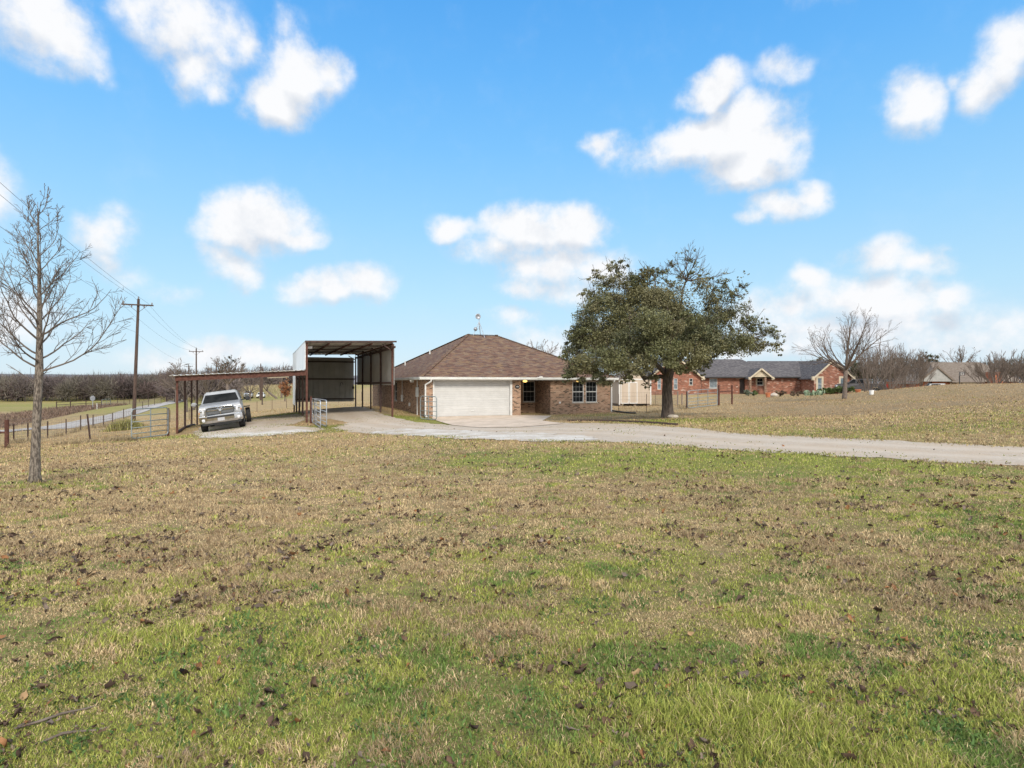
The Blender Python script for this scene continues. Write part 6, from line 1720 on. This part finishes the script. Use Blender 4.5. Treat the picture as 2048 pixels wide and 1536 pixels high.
# dead brush beside the road
r2 = np.random.RandomState(9); n = 14000
t = r2.rand(n)*95 - 8; s_ = -6.8 - r2.rand(n)**1.3*8
x = -39 - .41*t + s_*.91; y = 50 + .91*t + s_*.41
kk = x/y > -1.25; x, y = x[kk], y[kk]; n = len(x)
c = np.array([.20, .145, .11])*(.5 + .9*r2.rand(n))[:, None] + np.array([.04, .01, .0])*r2.rand(n)[:, None]
blades('brush', x, y, (.15 + .6*r2.rand(n)**2)*(.5 + fbm(x*.3, y*.3, 7, 3)), .05 + .04*r2.rand(n), .4 + .8*r2.rand(n), c.astype(np.float32), 'grey brown dead brush along the far verge of the road', 91)
# rank pale grass on the slope behind the far cars and along fences
n = 6000; px = r2.uniform(330, 640, n); d = r2.uniform(150, 225, n); x = (px-1024)/F*d
c = (np.array([.42, .34, .20])*(.55 + .7*r2.rand(n))[:, None])
blades('brush', x, d, .4 + .9*r2.rand(n), .10 + .1*r2.rand(n), .2 + .5*r2.rand(n), c.astype(np.float32), 'pale rank grass on the slope behind the far parked cars', 92)
def fence_grass(pts, n, hgt, seed, pal=(.40,.31,.18)):
    r3 = np.random.RandomState(seed); k = r3.randint(0, len(pts)-1, n); f = r3.rand(n)
    P_0 = np.array([(p[0], p[1]) for p in pts]); xy = P_0[k]*(1-f[:, None]) + P_0[k+1]*f[:, None] + r3.randn(n, 2)*.22
    keep = fbm(xy[:, 0]*.8, xy[:, 1]*.8, seed, 3) > .45; xy = xy[keep]; n = len(xy)
    c = np.array(pal)*(.5 + .8*r3.rand(n))[:, None]
    blades('grass', xy[:, 0], xy[:, 1], hgt*(.4 + .9*r3.rand(n)), .022 + .014*r3.rand(n), .3 + .8*r3.rand(n), c.astype(np.float32), 'tall dry grass left standing under the fences', seed)
fence_grass(fa, 2600, .26, 501); fence_grass(fb[:9], 2600, .4, 502); fence_grass(fr, 2200, .2, 503); fence_grass([fr[2], fe[2], fe[1], fe[0]], 900, .2, 504)
# turf on the right-hand slope and round the drive, seen from afar
def far_turf(n, seed):
    r3 = np.random.RandomState(seed); d = 16*(75/16)**r3.rand(n); px = r3.uniform(0, 2100, n); x = (px-1024)/F*d
    k = ~(poly_mask(x, d, drive) | poly_mask(x, d, lot) | poly_mask(x, d, apron))
    hu = (np.c_[x, d] - H0) @ U; hv = (np.c_[x, d] - H0) @ V
    k &= ~((hu > -.6) & (hu < 12.3) & (hv > -.1) & (hv < 20)); k &= ~((hu > -7.2) & (hu < -2) & (hv > 0) & (hv < 18))
    k &= r3.rand(n) < .3 + .7*sstep(fbm(x*.7, d*.7, 91, 4), .35, .6)
    x, d = x[k], d[k]; g = np.clip(green_at(x, d)*.9 - .1, 0, 1); c, isg = grass_cols(x, d, r3, g); c = c*np.array([.80, .74, .70], np.float32); n = len(x)
    blades('grass', x, d, (.045 + .04*r3.rand(n))*(1 + d*.006), .012*(d/16)**.9*(.6 + .7*r3.rand(n)), .3 + .9*r3.rand(n), c, 'short straw coloured turf on the slopes round the houses', seed)
far_turf(150000, 510)

edge_ = [p for p in drive[1:13]]
fence_grass(edge_, 5200, .07, 505, (.30, .29, .10)); fence_grass([p[:2] for p in gp([(2040,893.5),(1750,880),(1500,868.6),(1380,856.5),(1250,847),(1135,846)])], 2600, .08, 506, (.42, .33, .17)); fence_grass(lot[:6], 1800, .07, 507, (.36, .31, .13))
def patch_grass(poly, n, seed, thr, hgt=.05, pal=(.22, .25, .06)):
    r3 = np.random.RandomState(seed); P_0 = np.array([p[:2] for p in poly]); mn, mx = P_0.min(0), P_0.max(0)
    xy = mn + r3.rand(n*5, 2)*(mx - mn); k = poly_mask(xy[:, 0], xy[:, 1], P_0) & (np.hypot(xy[:, 0], xy[:, 1]) < 60); xy = xy[k]
    rim = poly_dist(xy[:, 0], xy[:, 1], [tuple(p) for p in P_0] + [tuple(P_0[0])])
    f = fbm(xy[:, 0]*.75, xy[:, 1]*.75, seed, 4) + .22*np.exp(-rim/.5); xy = xy[f > thr][:n]; m_ = len(xy)
    c = (np.array(pal)*(.5 + .8*r3.rand(m_))[:, None]).astype(np.float32)
    blades('grass', xy[:, 0], xy[:, 1], hgt*(.4 + .9*r3.rand(m_)), .02 + .016*r3.rand(m_), .3 + .8*r3.rand(m_), c, 'grass tufts growing through the gravel', seed)
patch_grass(drive, 7000, 521, .60); patch_grass(lot, 5200, 522, .52); patch_grass(drive[12:24], 2200, 523, .58, .04, (.30, .27, .10))
# ---- far wooded hills
def hill(name, a0, a1, d, hgt, seed, mat):
    n = 120; mb = MB(); vs = []
    for i in range(n+1):
        a = a0 + (a1-a0)*i/n; h = hgt*(.55 + .75*float(fbm(i*.05, seed*1.7, seed, 3)) + .10*float(fbm(i*.5, 3.1, seed, 2)))
        for dd_, hh in ((d, -6), (d*1.06, h*.7), (d*1.14, h), (d*1.5, h*.9), (d*1.9, -6)):
            vs.append((math.sin(a)*dd_, math.cos(a)*dd_, hh))
    mb.add(vs, [(i*5+k, i*5+k+1, (i+1)*5+k+1, (i+1)*5+k) for i in range(n) for k in range(4)])
    return tag(mb.build(name, mat, smooth_=True, uv=False), kind='structure')
M['hill'] = m_var('wooded_hill', (.105, .10, .105), (.15, .14, .14), .012, 1.0, detail if False else 0) if False else m_var('wooded_hill', (.10, .10, .11), (.155, .15, .155), .02, 1.0)
hill('hills', R(-75), R(75), 1500, 25, 4, M['hill'])
hill('hills', R(75), R(285), 1500, 22, 9, M['hill'])
